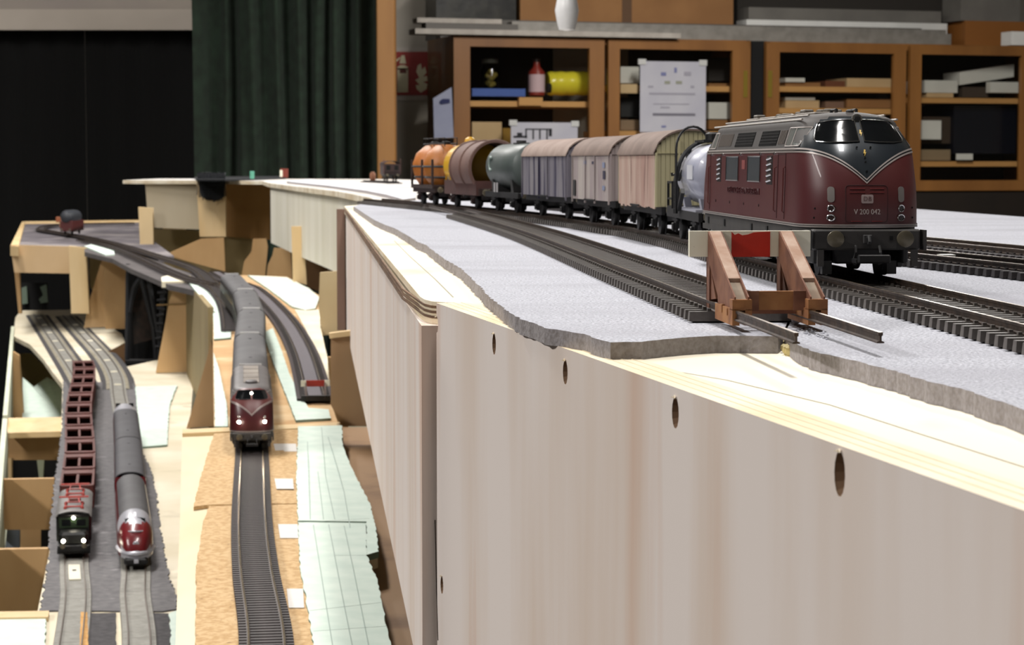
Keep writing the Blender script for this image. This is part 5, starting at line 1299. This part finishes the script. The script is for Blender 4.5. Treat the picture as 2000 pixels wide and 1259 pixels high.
vpanel([(646, 654), (690, 647), (722, 650), (728, 832), (668, 832), (646, 790)], 1905, 10, mat('brown_support', 'b08f6c', .7, col2='9c7b58', scale=14, stretch=(1, 1, .3)), lf, 'support_panel')
vpanel([(642, 651), (690, 645), (690, 655), (644, 661)], 1900, 14, pinewood, lf, 'cap_strip')
vpanel([(625, 532), (672, 528), (672, 650), (630, 655), (622, 598)], 2800, 10, mat('beige_support', 'c2ad86', .7, col2='b39c74', scale=10), lf, 'support_panel')
vpanel([(662, 586), (672, 584), (672, 650), (664, 652)], 2780, 8, pinewood, lf, 'post')
for y, h_, x0, x1 in ((1600, 250, -190, -60), (2600, 228, -330, -200)): MB().box(x0, x1, y, y+12, -560, -h_-9).build('rib', tanwood, lf)
# ------------------------------------------------------------------ insulation and cork sheets on the middle level
def sheetthing(poly, h, th, name, label, cat, m, ms, sl=True, seed=1, amp=.5):
    pts = [W1(x, y, h) if sl else W(x, y, h) for x, y in poly]
    out = wob(pts+[pts[0]], amp, 7, seed)[:-1]
    o = MB().prism(out, th, ms=1).build(name, [m, ms]); return tag(o, label, cat)
gedge = mat('green_foam_edge', '7f9486', .85)
def grooved(poly, th, label, lines, seed):
    rt = thing('insulation_sheet', label, 'insulation sheet', tuple(W1(*poly[0], 8)))
    pts = [W1(x, y, 8.4-th) for x, y in poly]; out = wob(pts+[pts[0]], .5, 7, seed)[:-1]
    MB().prism(out, th, ms=1).build('sheet', [styro, gedge], rt)
    for ln in lines: MB().sweep([W1(x, y, 8.4-th-.02) for x, y in ln], [(-.28, 0), (.28, 0), (.28, .06), (-.28, .06)]).build('groove', styroline, rt)
grooved([(582, 832), (668, 830), (669, 870), (690, 920), (722, 982), (736, 1040), (739, 1076), (716, 1083), (716, 1018), (582, 1016), (579, 930)], 4, 'pale green insulation sheet with grooves between the crossing strip and the bare floor board',
        [[(628, 834), (636, 930), (654, 1014)], [(600, 850), (606, 1014)], [(616, 880), (632, 1014)], [(640, 850), (672, 960), (684, 1030)], [(582, 1020), (722, 1012)]], 11)
grooved([(582, 1019), (715, 1021), (716, 1084), (736, 1130), (763, 1259), (780, 1340), (628, 1340), (612, 1259), (602, 1190), (586, 1110)], 4, 'pale green grooved insulation sheet lowest beside the track with white paper squares',
        [[(612, 1024), (632, 1150), (656, 1300)], [(642, 1024), (668, 1160), (700, 1320)], [(672, 1026), (690, 1110), (728, 1300)], [(604, 1192), (745, 1176)], [(652, 1084), (716, 1084)], [(612, 1232), (756, 1222)]], 12)
sheetthing([(418, 846), (582, 838), (580, 930), (583, 982), (404, 985), (378, 989), (390, 940), (402, 898)], 5.6, 2.6, 'cork_sheet', 'tan cork sheet with pointed left corner under the near lit diesel', 'cork sheet', cork, cork, seed=5)
sheetthing([(408, 988), (583, 984), (587, 1100), (604, 1190), (622, 1259), (636, 1345), (378, 1345), (382, 1259), (384, 1100), (398, 1016)], 5.7, 2.6, 'cork_sheet', 'speckled tan cork sheet lowest under the dark ribbed track', 'cork sheet', cork, cork, seed=6)
for x0, x1, y0, y1, l in ((534, 580, 866, 881, 'topmost, close to the lit diesel'), (536, 574, 934, 954, 'second below the lit diesel, shorter than the rest'), (543, 583, 1023, 1050, 'third, beside the seam of the green sheet'), (560, 594, 1149, 1186, 'lowest and largest')):
    o = slab([(x0, y0), (x1-2, y0), (x1, y1), (x0+4, y1)], 4.3 if y0 < 1000 else 5.2, .15, mat('white_paper_square', 'd8d5d0', .8), None, 'paper_square'); tag(o, 'white paper square on the cork, '+l, 'paper')
sheetthing([(367, 549), (402, 540), (428, 570), (444, 604), (451, 640), (451, 659), (418, 662), (416, 606), (384, 570)], 5.5, 2.5, 'insulation_sheet', 'bent pale green strip on the left board edge beside the coaches', 'insulation sheet', styro, gedge, seed=7, amp=.3)
sheetthing([(417, 688), (428, 720), (443, 790), (445, 832), (420, 832)], 5.5, 2.5, 'insulation_sheet', 'thin pale green wedge left of the lit diesel', 'insulation sheet', styro, gedge, seed=8, amp=.3)
sheetthing([(484, 537), (560, 541), (604, 563), (624, 580), (616, 602), (596, 605), (570, 598), (522, 562)], 5.5, 2.5, 'insulation_sheet', 'white slab behind the curved siding near the pale post', 'insulation sheet', mat('white_slab', 'e4e6da', .8, col2='d6dccc', scale=8), gedge, seed=9, amp=.4)
sheetthing([(514, 649), (533, 640), (549, 681), (565, 729), (587, 773), (603, 796), (642, 799), (646, 816), (578, 820), (556, 764), (533, 706)], 5.5, 2.5, 'insulation_sheet', 'long pale strip between the coaches and the curved siding', 'insulation sheet', styro, gedge, seed=10, amp=.3)
sheetthing([(576, 604), (600, 606), (624, 604), (626, 640), (640, 700), (642, 745), (620, 690), (596, 640)], 5.5, 2.0, 'card_strip', 'cream card strip right of the curved siding', 'card', cornerm, cornerm, seed=11, amp=.3)
def lowsheet(poly, h, th, name, label, cat, m, ms, seed=1, amp=.8):
    pts = [W(x, y, h) for x, y in poly]; out = wob(pts+[pts[0]], amp, 8, seed)[:-1]
    return tag(MB().prism(out, th, ms=1).build(name, [m, ms]), label, cat)
lowsheet([(264, 754), (346, 752), (331, 792), (326, 868), (274, 872), (268, 800)], H2-3, 2.9, 'insulation_sheet', 'pale green sheet beside the rounded silver railcar', 'insulation sheet', styro, gedge, 13)
lowsheet([(-30, 1206), (90, 1205), (84, 1345), (-60, 1345)], H2-2.5, 8, 'insulation_sheet', 'pale green gridded sheet at the lower left corner', 'insulation sheet', styro, gedge, 14)
lowsheet([(330, 1196), (348, 1190), (343, 1345), (322, 1345), (334, 1240)], H2-2, 1.9, 'insulation_sheet', 'narrow pale green offcut beside the pale slab track', 'insulation sheet', styro, gedge, 15)
# ballast mats of the lowest level
lowsheet([(124, 744), (150, 744), (262, 748), (276, 800), (271, 868), (294, 915), (306, 962), (311, 1020), (322, 1082), (331, 1130), (346, 1162), (346, 1188), (318, 1193), (200, 1192), (78, 1192), (92, 1110), (104, 960), (121, 840)], H2-1.3, 1.2, 'ballast_mat', 'grey ragged ballast mat under the green electric and the silver railcar', 'mat', greyfelt, greyfelt2, 16, 1.6)
lowsheet([(172, 1197), (226, 1196), (228, 1345), (176, 1345)], H2-1.3, 1.2, 'ballast_mat', 'dark grey mat piece between the two pale slab tracks', 'mat', greyfelt2, greyfelt2, 18, .6)
lowsheet([(296, 1196), (330, 1197), (333, 1240), (320, 1345), (302, 1345)], H2-1.3, 1.2, 'ballast_mat', 'dark grey mat piece right of the pale slab track', 'mat', greyfelt2, greyfelt2, 19, .6)
lowsheet([(158, 1194), (171, 1195), (174, 1345), (152, 1345)], H2-3.2, 3.0, 'cork_sheet', 'narrow orange cork strip beside the left slab track', 'cork sheet', mat('orange_cork', 'c79a5e', .9, col2='b3854a', scale=200), cork, 20, .3)

# ------------------------------------------------------------------ lower tracks
L1P = Path([Vector((x, y, -h1(y))) for x, y in [(-104, 860), (-119, 1028), (-147, 1220), (-173, 1416), (-211, 1732), (-237.6, 1945), (-276, 2256), (-313, 2567), (-366, 2906), (-440, 3273)]]+[W1(390, 528), W1(330, 505), W1(240, 478), W1(170, 462), W1(110, 452), W1(82, 447), W1(86, 441), W1(120, 437), W1(190, 435), W1(262, 434)], 8)
d_n = L1P.findY(940); d_f = L1P.findY(1740)
tr1 = track('track', 'dark ribbed track running under the lit diesel locomotive on the middle level', L1P, (-200, 1500, -240), d_n, L1P.len, pitch=6.4, near=(d_n, d_f), sm=mat('dark_ribbed_tie', '2d2727', .55, col2='3b3434', scale=200), top=bright, slen=27, sth=2.0, swid=4.4, chairs=False)
MB().sweep([p+Vector((0, 0, -2.95)) for p in L1P.off(0, d_n, L1P.len)], [(-13, -1.4), (13, -1.4), (13, 0), (-13, 0)]).build('track_bed', mat('dark_bed', '1e1a1b', .8), tr1)
L1S = Path([W1(617, 774), W1(606, 730), W1(594, 690), W1(578, 655), W1(560, 626), W1(538, 600), W1(512, 575), W1(486, 556), W1(452, 545), W1(420, 528)], 8)
sd = track('track', 'curved dead-end siding with grey centre right of the coaches', L1S, (-200, 2400, -225), 10, L1S.len, pitch=6.4, sm=mat('dark_ribbed_tie', '2d2727'), top=railtopm, slen=29, sth=2.4, swid=3.4, chairs=False)
MB().sweep([p+Vector((0, 0, -2.2)) for p in L1S.off(0, 10, L1S.len)], [(-6.5, -1.4), (6.5, -1.4), (6.5, 0), (-6.5, 0)]).build('grey_centre_strip', mat('violet_grey_strip', '6f6a70', .85), sd)
MB().sweep([p+Vector((0, 0, -3.0)) for p in L1S.off(0, 10, L1S.len)], [(-18, -1.6), (18, -1.6), (18, 0), (-18, 0)]).build('track_bed', mat('brown_bed', '3d3435', .9), sd)
L1O = Path([W1(428, 556), W1(380, 545), W1(330, 527), W1(270, 500), W1(215, 478), W1(160, 466)], 8)
track('track', 'outer dark track on the grey bridge left of the coaches', L1O, (-500, 4000, -200), 0, L1O.len, pitch=6.4, sm=mat('dark_ribbed_tie', '2d2727'), slen=29, sth=2.4, swid=3.4, chairs=False)
L1X = Path([W1(452, 640), W1(446, 605), W1(436, 580), W1(420, 562), W1(400, 550)], 8)
track('track', 'short brown track curving beside the tail of the grey coaches', L1X, (-400, 3000, -215), 0, L1X.len, pitch=6.4, sm=mat('dark_ribbed_tie', '2d2727'), slen=27, sth=2.2, swid=3.4, chairs=False)
sb = thing('buffer_stop', 'small buffer stop with red and white board at the siding end', 'buffer stop', tuple(W1(616, 772)))
q = L1S.at(14); t_ = L1S.dirn(14); rr_ = Vector((-t_.y, t_.x, 0)).normalized()
if rr_.x < 0: rr_ = -rr_
def SB(a_, b_, c_): return q+rr_*a_+t_*b_+Vector((0, 0, c_))
MB().obox(SB(-9, 0, 8), rr_*18, t_*1.5, Vector((0, 0, 6))).build('beam', mat('dull_red', '9c2d22', .5), sb)
for a_ in (-14, 9): MB().obox(SB(a_, 0, 8), rr_*5, t_*1.5, Vector((0, 0, 6))).build('white_field', white, sb)
for a_ in (-10, 8.5): MB().prism([SB(a_, -12, -2), SB(a_, 2, 14), SB(a_, 4, 14), SB(a_, 4, -2)], tuple(rr_*1.5)).build('strut', mat('grey_brown_strut', '6b5a52', .7), sb)
MB().obox(SB(-14, -13, -4.5), rr_*28, t_*5, Vector((0, 0, 5))).build('base', black, sb)
def slabtrack(label, pts, y_to, piece):
    P = Path(pts, 10); rt = thing('slab_track', label, 'track', tuple(P.at(100)-Vector((0, 0, 6))))
    d = 0; k = 0
    while d < P.len-10:
        e = min(d+piece, P.len)
        MB().sweep([p+Vector((0, 0, -2.2)) for p in P.off(0, d+.8, e)], [(-14, -2.6), (14, -2.6), (13, 0), (-13, 0)]).build('track_slab', conc, rt); d = e
    for s in (-1, 1):
        MB().sweep(P.off(s*8.6), RAIL).build('rail', mat('brown_rail', '5a5048', .5, .4), rt)
    return P
ZL = -375
la = [(-318, 1500), (-347, 1668), (-380, 1850), (-421, 2046), (-504, 2490), (-598, 2950), (-697, 3490), (-759, 3750), (-909, 4315), (-1174, 5303)]
lb_ = [(-268, 1500), (-293, 1668), (-330, 1860), (-353, 1994), (-413, 2306), (-478, 2655), (-561, 3087), (-640, 3480), (-700, 3780), (-790, 4150), (-945, 4720), (-1095, 5270)]
LA = slabtrack('pale grey slab track under the green electric locomotive and red wagons', [Vector((x, y, ZL)) for x, y in la], 0, 172)
LBp = slabtrack('pale grey slab track under the rounded silver railcar', [Vector((x, y, ZL)) for x, y in lb_], 0, 188)
# cream ballast edges along the distant double track
for nm_, P, l in (('a', LA, 'grey ballast strip with pale plaster dots under the far left track'), ('b', LBp, 'grey ballast strip with pale plaster dots under the far right track')):
    dd0 = P.findY(3560); st_ = thing('ballast_strip', l, 'ballast', tuple(P.at(dd0)-Vector((0, 0, 5))))
    MB().sweep([p+Vector((0, 0, -4.9)) for p in P.off(0, dd0, P.len)], [(-31, -.5), (31, -.5), (24, 1.6), (-24, 1.6)]).build('bed', greyfelt2, st_)
    MB().sweep([p+Vector((0, 0, -3.2)) for p in P.off(0, dd0, P.len)], [(-19, -.1), (19, -.1), (16, .9), (-16, .9)]).build('ballast_shoulder', mat('beige_ballast', '97907e', .9, col2='7c7666', scale=90), st_)
    d = dd0+60
    while d < P.len-100:
        c = P.at(d); MB().cyl(c+Vector((0, 0, -2.0)), c+Vector((0, 0, -.9)), 7, 8, 6).build('plaster_dot', mat('plaster_dot', 'ddd6bf', .9), st_); d += 230
pc = thing('coupler_ramp', 'cream plastic ramp block lying between the rails before the green electric', 'ramp', tuple(W(131, 1108, 375)))
dq = LA.findY(1950); MB().sweep([p for p in LA.off(0, dq-32, dq+40)], [(-5.4, -2.1), (5.4, -2.1), (5.2, -.6), (-5.2, -.6)]).build('ramp_plate', mat('cream_plastic', 'd8d3c0', .5), pc)
MB().sweep([p for p in LA.off(0, dq+8, dq+14)], [(-1.8, -.6), (1.8, -.6), (1.8, -.4), (-1.8, -.4)]).build('dark_slot', blackm, pc)

# ------------------------------------------------------------------ rolling stock of the lower levels
lv = diesel('dark red diesel locomotive with three lit headlights on the middle level', lit=True, detail=False, upper=mat('dusty_grey_roof', '5c5858', .55, col2='4e4a4a', scale=40), nose=mat('dusty_red_nose', '5a2422', .4), red=mat('dark_crimson', '40161a', .35))
dl = L1P.findY(1712)+102; place(lv, L1P, dl, 160, flip=True)
g = MB()
L(g.lathe([(5, 0), (5, 1.5), (3, 2.4)], (62, 0, 50.6), 'z', 14), 'roof_vent', mat('dusty_grey_roof', '5c5858'), lv, True)
hg = bpy.data.lights.new('headlight_glow', 'POINT'); hg.energy = .012; hg.shadow_soft_size = .002; hg.color = (1, .85, .7)
def glow(parent, x, y, z, e):
    l = hg.copy(); l.energy = e; o = bpy.data.objects.new('headlight_lamp', l); C.objects.link(o); o.parent = parent; o.location = (x*MM, y*MM, z*MM); return o
for s in (-1, 1): glow(lv, 106, s*10.2, 23.6, .002)
cgrey = mat('grey_coach_roof', '4a494b', .7, col2='3f3e40', scale=30); cside = mat('dark_coach_side', '2b2a2b', .5)
def coach(label, group, half=148, roof=cgrey, side=cside, endm=None, nose=None, ribs=0):
    rt = vroot('passenger_coach', label, 'coach', group)
    g = MB(); g.prism([(-half, y, z) for y, z in [(-16.5, 12), (16.5, 12), (16.5, 36), (15.2, 41), (-15.2, 41), (-16.5, 36)]], (2*half, 0, 0)); L(g, 'body', side, rt)
    rf, _ = arch_roof(half-1, 16, 40, 46.5, .6, 14, 1.2); L(rf, 'roof', roof, rt, True)
    for u in (-1, 1):
        for k in range(10): x = -half+18+(2*half-36)*k/9; L(MB().box(x-8, x+8, u*16.6-.15, u*16.6+.15, 24, 34), 'window', winm, rt)
    if endm:
        for sx in (-1, 1): L(MB().box(sx*half-1, sx*half+1, -10, 10, 41.5, 47.2, c=.4), 'gangway_bellows', endm, rt)
    for x in (-half*.6, half*.6): L(MB().lathe([(1.8, 0), (1.8, .8), (1.0, 1.2)], (x, 0, 46), 'z', 8), 'roof_ventilator', roof, rt)
    for xb in (-half+42, half-42):
        g = MB(); g.box(xb-22, xb+22, -12, 12, 3, 9, c=.6); L(g, 'bogie', black, rt)
        for x in (-15, 15): wheelset(rt, xb+x)
    g = MB(); g.box(-half-4, half+4, -1.5, 1.5, 5.5, 7.5); g.box(-half+10, half-10, -14, 14, 9, 12); L(g, 'underframe', black, rt)
    return rt
bel = mat('pale_bellows', 'a9a8a6', .6)
co0 = coach('grey roofed passenger coach directly behind the lit diesel', 'grey coaches behind the lit diesel', endm=bel)
labs = ['grey roofed passenger coach directly behind the lit diesel', 'second grey roofed coach behind the lit diesel, between two pale gangways', 'third grey roofed coach behind the lit diesel, beside the curved siding', 'last grey roofed coach, farthest from the lit diesel']
dcur = dl+102+8
for k in range(4):
    o = co0 if k == 0 else dup(co0, labs[k]); place(o, L1P, dcur+148, 296, flip=True); dcur += 304
# rounded silver and red railcar
silver = mat('silver_paint', 'b4b4bb', .35, .25, col2='a0a0a8', scale=40); rred = mat('railcar_crimson', '6a1a20', .3, coat=.4)
def railcar():
    rt = vroot('railcar', 'rounded railcar with red and silver bulbous nose on the lowest level', 'railcar')
    half = 150
    def ringpts(x, f, zt):
        # f: width factor, zt: roof height there
        out = []
        for k in range(25):
            t = -math.pi/2+math.pi*k/24
            y = 16.8*f*math.sin(t); z = 9+(zt-9)*max(0, math.cos(t))**.42
            out.append(Vector((x, y, z)))
        return out
    st = [(-half, 1, 45), (-100, 1, 45), (0, 1, 45), (80, 1, 45), (100, 1, 44.6)]
    for k in range(1, 13):
        a_ = k/12*math.pi/2; st.append((100+50*math.sin(a_), max(.02, math.cos(a_))**.55, 9+35.6*max(.04, math.cos(a_))**.75))
    vs = []; 
    for x, f, zt in st: vs += ringpts(x, f, zt)
    n = 25; fs = [(i*n+k, (i+1)*n+k, (i+1)*n+k+1, i*n+k+1) for i in range(len(st)-1) for k in range(n-1)]
    fs += [(i*n, i*n+n-1, (i+1)*n+n-1, (i+1)*n) for i in range(len(st)-1)]+[tuple(range(n))]+[tuple(range((len(st)-1)*n, len(st)*n))]
    b = L(MB().add(vs, fs), 'body', [cgrey, silver, rred], rt, True)
    for p in b.data.polygons:
        c = p.center/MM
        if c.x < 84: p.material_index = 0 if c.z > 36 else 2
        elif c.z < 15: p.material_index = 1
        elif c.x > 119 and c.z < 39: p.material_index = 2
        elif c.z < 30 and c.x < 119: p.material_index = 2
        else: p.material_index = 1
    for s in (-1, 1):
        g = MB(); g.prism([(117, s*2.0, 41.2), (117, s*9.5, 40.0), (124, s*9.3, 36.5), (125, s*2.0, 38.2)], (1, 0, 1.6)); L(g, 'windscreen', winm, rt)
    g = MB(); g.prism([(108, -1.2, 44.8), (108, 1.2, 44.8), (136, 1.2, 34.2), (136, -1.2, 34.2)], (0, 0, 1.2)); L(g, 'silver_rib', silver, rt)
    g = MB(); g.tube([(124+18*(1-(y/13)**2), y, 33.5-1.5*abs(y)/13) for y in range(-8, 9, 2)], .8, 6); L(g, 'silver_bar', silver, rt)
    g = MB(); g.tube([(100+51*math.sqrt(max(0, 1-(abs(y)/16.9)**2.6)), y, 14) for y in [-16.5, -16, -15, -12, -8, -4, 0, 4, 8, 12, 15, 16, 16.5]], 2.2, 8); L(g, 'silver_lower_band', silver, rt, True)
    for s in (-1, 1): L(MB().lathe([(1.6, 0), (1.2, 1.2)], (145, s*8.6, 15.5), 'x', 10), 'headlight', lampwarm, rt, True)
    L(MB().lathe([(1.3, 0), (1, 1)], (139, 0, 31.0), 'x', 10), 'headlight', lampwarm, rt, True)
    L(MB().lathe([(3.2, 0), (2.8, .8)], (147.2, 0, 22), 'x', 14), 'nose_emblem', silver, rt, True)
    g = MB(); g.box(118, 151, -11, 11, 3, 10, c=2); g.box(-140, 100, -13, 13, 4, 9.5); L(g, 'skirt', black, rt)
    for x in (-120, -90, 100, 125): wheelset(rt, x)
    g = MB(); g.box(148, 156, -2, 2, 6, 9); L(g, 'coupler', silver, rt)
    return rt
rc = railcar(); dr0 = LBp.findY(1962); place(rc, LBp, dr0+150, 300, flip=True)
dcur = dr0+300+6
r2 = coach('grey roofed middle coach behind the rounded railcar nose', 'coaches of the silver railcar train', roof=mat('dark_railcar_roof', '403f43', .7, col2='37363a', scale=30), side=rred)
place(r2, LBp, dcur+148, 296, flip=True); dcur += 302
r3 = dup(r2, 'second grey roofed coach of the railcar train, with dark seam'); place(r3, LBp, dcur+148, 296, flip=True); dcur += 302
tl = vroot('railcar', 'far silver tail of the railcar train, pale rounded end', 'railcar')
L(MB().lathe([(16.5, -60), (16.5, 10), (15.5, 34), (12.5, 50), (8, 58), (3, 61)], (0, 0, 27), 'x', 20), 'body', silver, tl, True)
g = MB(); g.box(-60, 30, -13, 13, 4, 14); L(g, 'skirt', black, tl)
for s in (-1, 1): g = MB(); g.box(30, 44, s*9-3, s*9+3, 38, 41.6); L(g, 'windscreen', winm, tl)
for x in (-40, 10): wheelset(tl, x)
place(tl, LBp, dcur+58, 116, flip=False)
# green electric locomotive
el = vroot('electric_locomotive', 'dark green electric locomotive with three lit lamps and red pantographs', 'locomotive')
gdk = mat('near_black_green', '050806', .4, coat=.2); grn = mat('dull_green', '24331f', .4)
g = MB(); g.box(-70, 70, -16.5, 16.5, 12, 36, c=1.5); L(g, 'body', gdk, el)
g = MB(); g.prism([(70, -16.5, 12), (70, 16.5, 12), (74, 14.5, 12), (74, -14.5, 12)], (0, 0, 24)); L(g, 'cab_front', gdk, el)
g = MB(); g.prism([(74.1, -13.5, 25), (74.1, 13.5, 25), (73.6, 14, 34.5), (73.6, -14, 34.5)], (.5, 0, 0)); L(g, 'green_band', grn, el)
for s in (-1, 1): g = MB(); g.box(74.3, 74.9, s*7-4.2, s*7+4.2, 27, 33); L(g, 'windscreen', winm, el)
g = MB(); g.box(74, 96, -13.5, 13.5, 11, 24, c=2.5); L(g, 'bonnet', gdk, el)
g = MB(); g.box(-96, -74, -13.5, 13.5, 11, 24, c=2.5); L(g, 'bonnet', gdk, el)
rf, _ = arch_roof(74, 17, 35.5, 41, 1.5); L(rf, 'roof', mat('electric_roof_grey', '6a6765', .55, col2='5c5957', scale=40), el, True)
g = MB(); g.prism([(73, -16, 35.5), (73, 16, 35.5), (76.5, 14, 37.5), (76.5, -14, 37.5)], (0, 0, 1.5)); L(g, 'roof_visor', blackm, el)
for s in (-1, 1): L(MB().lathe([(1.7, 0), (1.4, 1)], (96.2, s*9.5, 16), 'x', 12), 'headlight', lampon, el, True)
L(MB().lathe([(1.5, 0), (1.2, 1)], (75, 0, 34.5), 'x', 12), 'headlight', lampon, el, True)
rdp = mat('pantograph_red', 'a8342a', .45)
for xc in (42, -42):
    pg = MB()
    for y in (-8, 8): pg.tube([(xc-14, y, 42.5), (xc+14, y, 42.5)], .8, 6); pg.tube([(xc-12, y, 43), (xc+10, y*.7, 46), (xc-8, y*.5, 48.5)], .7, 6)
    for x in (xc-14, xc+14): pg.tube([(x, -8, 42.5), (x, 8, 42.5)], .8, 6)
    for x in (xc-14, xc+14):
        for y in (-8, 8): pg.lathe([(1.2, 0), (1.8, 1.2), (1.2, 3)], (x, y, 39.8), 'z', 8)
    pg.box(xc-9, xc-7, -14, 14, 48.5, 49.4); pg.box(xc-5, xc-3.4, -14, 14, 48.5, 49.4)
    L(pg, 'pantograph', rdp, el)
g = MB(); g.box(-12, 12, -6, 6, 40.8, 43.5, c=.5); L(g, 'roof_equipment', mat('roof_red_brown', '6d3a33', .5), el)
g = MB(); g.box(-98, 98, -15, 15, 6, 12, c=.8)
for x in (-80, -55, -30, 30, 55, 80): g.box(x-9, x+9, -15.5, 15.5, 2.5, 8)
L(g, 'bogie_frame', black, el)
for x in (-80, -55, -30, 30, 55, 80): wheelset(el, x)
buffers(el, 98, black); buffers(el, -98, black, -1)
de = LA.findY(2012)+100; place(el, LA, de, 160, flip=True)
# red open hopper wagons
hred = mat('oxide_red', '57261f', .65, col2='48201a', scale=50); hin = mat('dark_oxide_inside', '24100d', .9)
def hopper(label):
    rt = vroot('hopper_wagon', label, 'wagon', 'red hopper wagons behind the green electric')
    g = MB(); h = 60
    for s in (-1, 1): g.box(-h, h, s*16-.8, s*16+.8, 14, 38)
    for x in (-h, h-1.6): g.box(x, x+1.6, -15.2, 15.2, 14, 38)
    L(g, 'hopper_body', hred, rt)
    L(MB().box(-h+1.6, h-1.6, -15.2, 15.2, 13.5, 15), 'hopper_floor', hin, rt)
    g = MB(); g.box(-h+2, -h+26, -15, 15, 35.5, 37.6); L(g, 'end_platform', hred, rt)
    g = MB(); g.box(h-14, h-2, -15, 15, 35.5, 37.6); L(g, 'end_platform', hred, rt)
    g = MB(); g.box(-24, 44, -1.3, 1.3, 33, 38); L(g, 'centre_beam', hred, rt)
    g = MB()
    for s in (-1, 1):
        for k in range(6): x = -50+k*20; g.box(x-1, x+1, s*17.2-.5, s*17.2+.5, 13, 37.5)
        g.box(-h-.5, h+.5, s*16.9-.7, s*16.9+.7, 37, 38.6)
    L(g, 'side_rib', hred, rt)
    g = MB(); g.box(-h, h, -10, 10, 9, 13.5); L(g, 'underframe', black, rt)
    for x in (-44, -24, 24, 44): wheelset(rt, x)
    g = MB(); g.box(-h-5, h+5, -1.4, 1.4, 5.5, 7.5); L(g, 'coupler', black, rt)
    return rt
hp = hopper('open red hopper wagon directly behind the green electric'); dcur = de+100+5
ords = ['second', 'third', 'fourth', 'fifth', 'sixth', 'seventh', 'eighth', 'ninth', 'tenth']
for k in range(11):
    o = hp if k == 0 else dup(hp, ('%s open red hopper wagon behind the green electric' % ords[k-1]) if k < 10 else 'eleventh and last open red hopper wagon, farthest from the green electric')
    place(o, LA, dcur+66, 120, flip=True); dcur += 132
# round little locomotive on the far loop
sl = vroot('shunting_locomotive', 'tiny red locomotive with dark round top on the far loop', 'locomotive')
L(MB().box(-50, 50, -15, 15, 8, 34, c=2), 'body', mat('shunter_red', '4c1c1b', .5), sl)
L(MB().lathe([(16, -30), (17, -10), (17, 40), (12, 52), (5, 55)], (0, 0, 42), 'x', 20), 'boiler', mat('slate_black', '2f3238', .5), sl, True)
wheelset(sl, -30); wheelset(sl, 30); buffers(sl, 50, black)
dq = L1P.findY(W1(143, 458).y); cand = min(range(len(L1P.p)), key=lambda i: (L1P.p[i]-W1(143, 457)).length); dq = L1P.d[cand]
m_ = Matrix.Rotation(math.radians(-95), 4, 'Z'); pp_ = L1P.at(dq); m_.translation = (pp_+Vector((0, 0, CAMZ)))*MM; sl.matrix_world = m_
sf = thing('sand_crane', 'tiny orange brown signal lamp beside the far red locomotive', 'signal', tuple(W1(118, 445)))
q = W1(118, 443); MB().box(q.x-12, q.x+14, q.y, q.y+14, q.z+12, q.z+26, c=1).build('lamp_box', mat('orange_brown', '8a4f2e', .6), sf)
MB().cyl(q, q+Vector((0, 7, 14)), 3, 8).build('mast', rust, sf)
# black viaduct pier seen through the gap
vd = thing('black_viaduct', 'black lattice viaduct pier with rocky brown infill under the grey track bridge', 'viaduct', tuple(D(288, 702, 4100)))
vpanel([(246, 512), (330, 548), (322, 640), (308, 700), (246, 702)], 4250, 6, blackm, vd, 'backing')
vpanel([(258, 600), (276, 545), (300, 580), (306, 660), (262, 672)], 4200, 8, mat('rock_brown', '33261e', .9, col2='14110f', scale=60, bump=.8, det=8), vd, 'rock_infill')
r = random.Random(9)
for a_, b_ in (((250, 515), (248, 702)), ((275, 540), (300, 640)), ((300, 640), (305, 700)), ((262, 560), (275, 540)), ((252, 610), (262, 560)), ((318, 560), (310, 700)), ((290, 545), (316, 690))):
    MB().tube([D(*a_, 4180), D(*b_, 4180)], 5, 6).build('lattice_bar', mat('dark_lattice', '1d1f24', .5), vd)
for k in range(9):
    y = 556+k*15; MB().tube([D(308-k*.6, y, 4170), D(326-k*1.6, y+r.uniform(-3, 3), 4170)], 2.6, 5).build('rung', mat('grey_rung', '3c3d42', .5), vd)
MB().prism([D(246, 700, 4260), D(310, 700, 4260), D(308, 704, 4130), D(244, 704, 4130)], 6).build('foot_plate', blackm, vd)
for o in bpy.data.objects:
    if 'o_' in o: del o['o_']
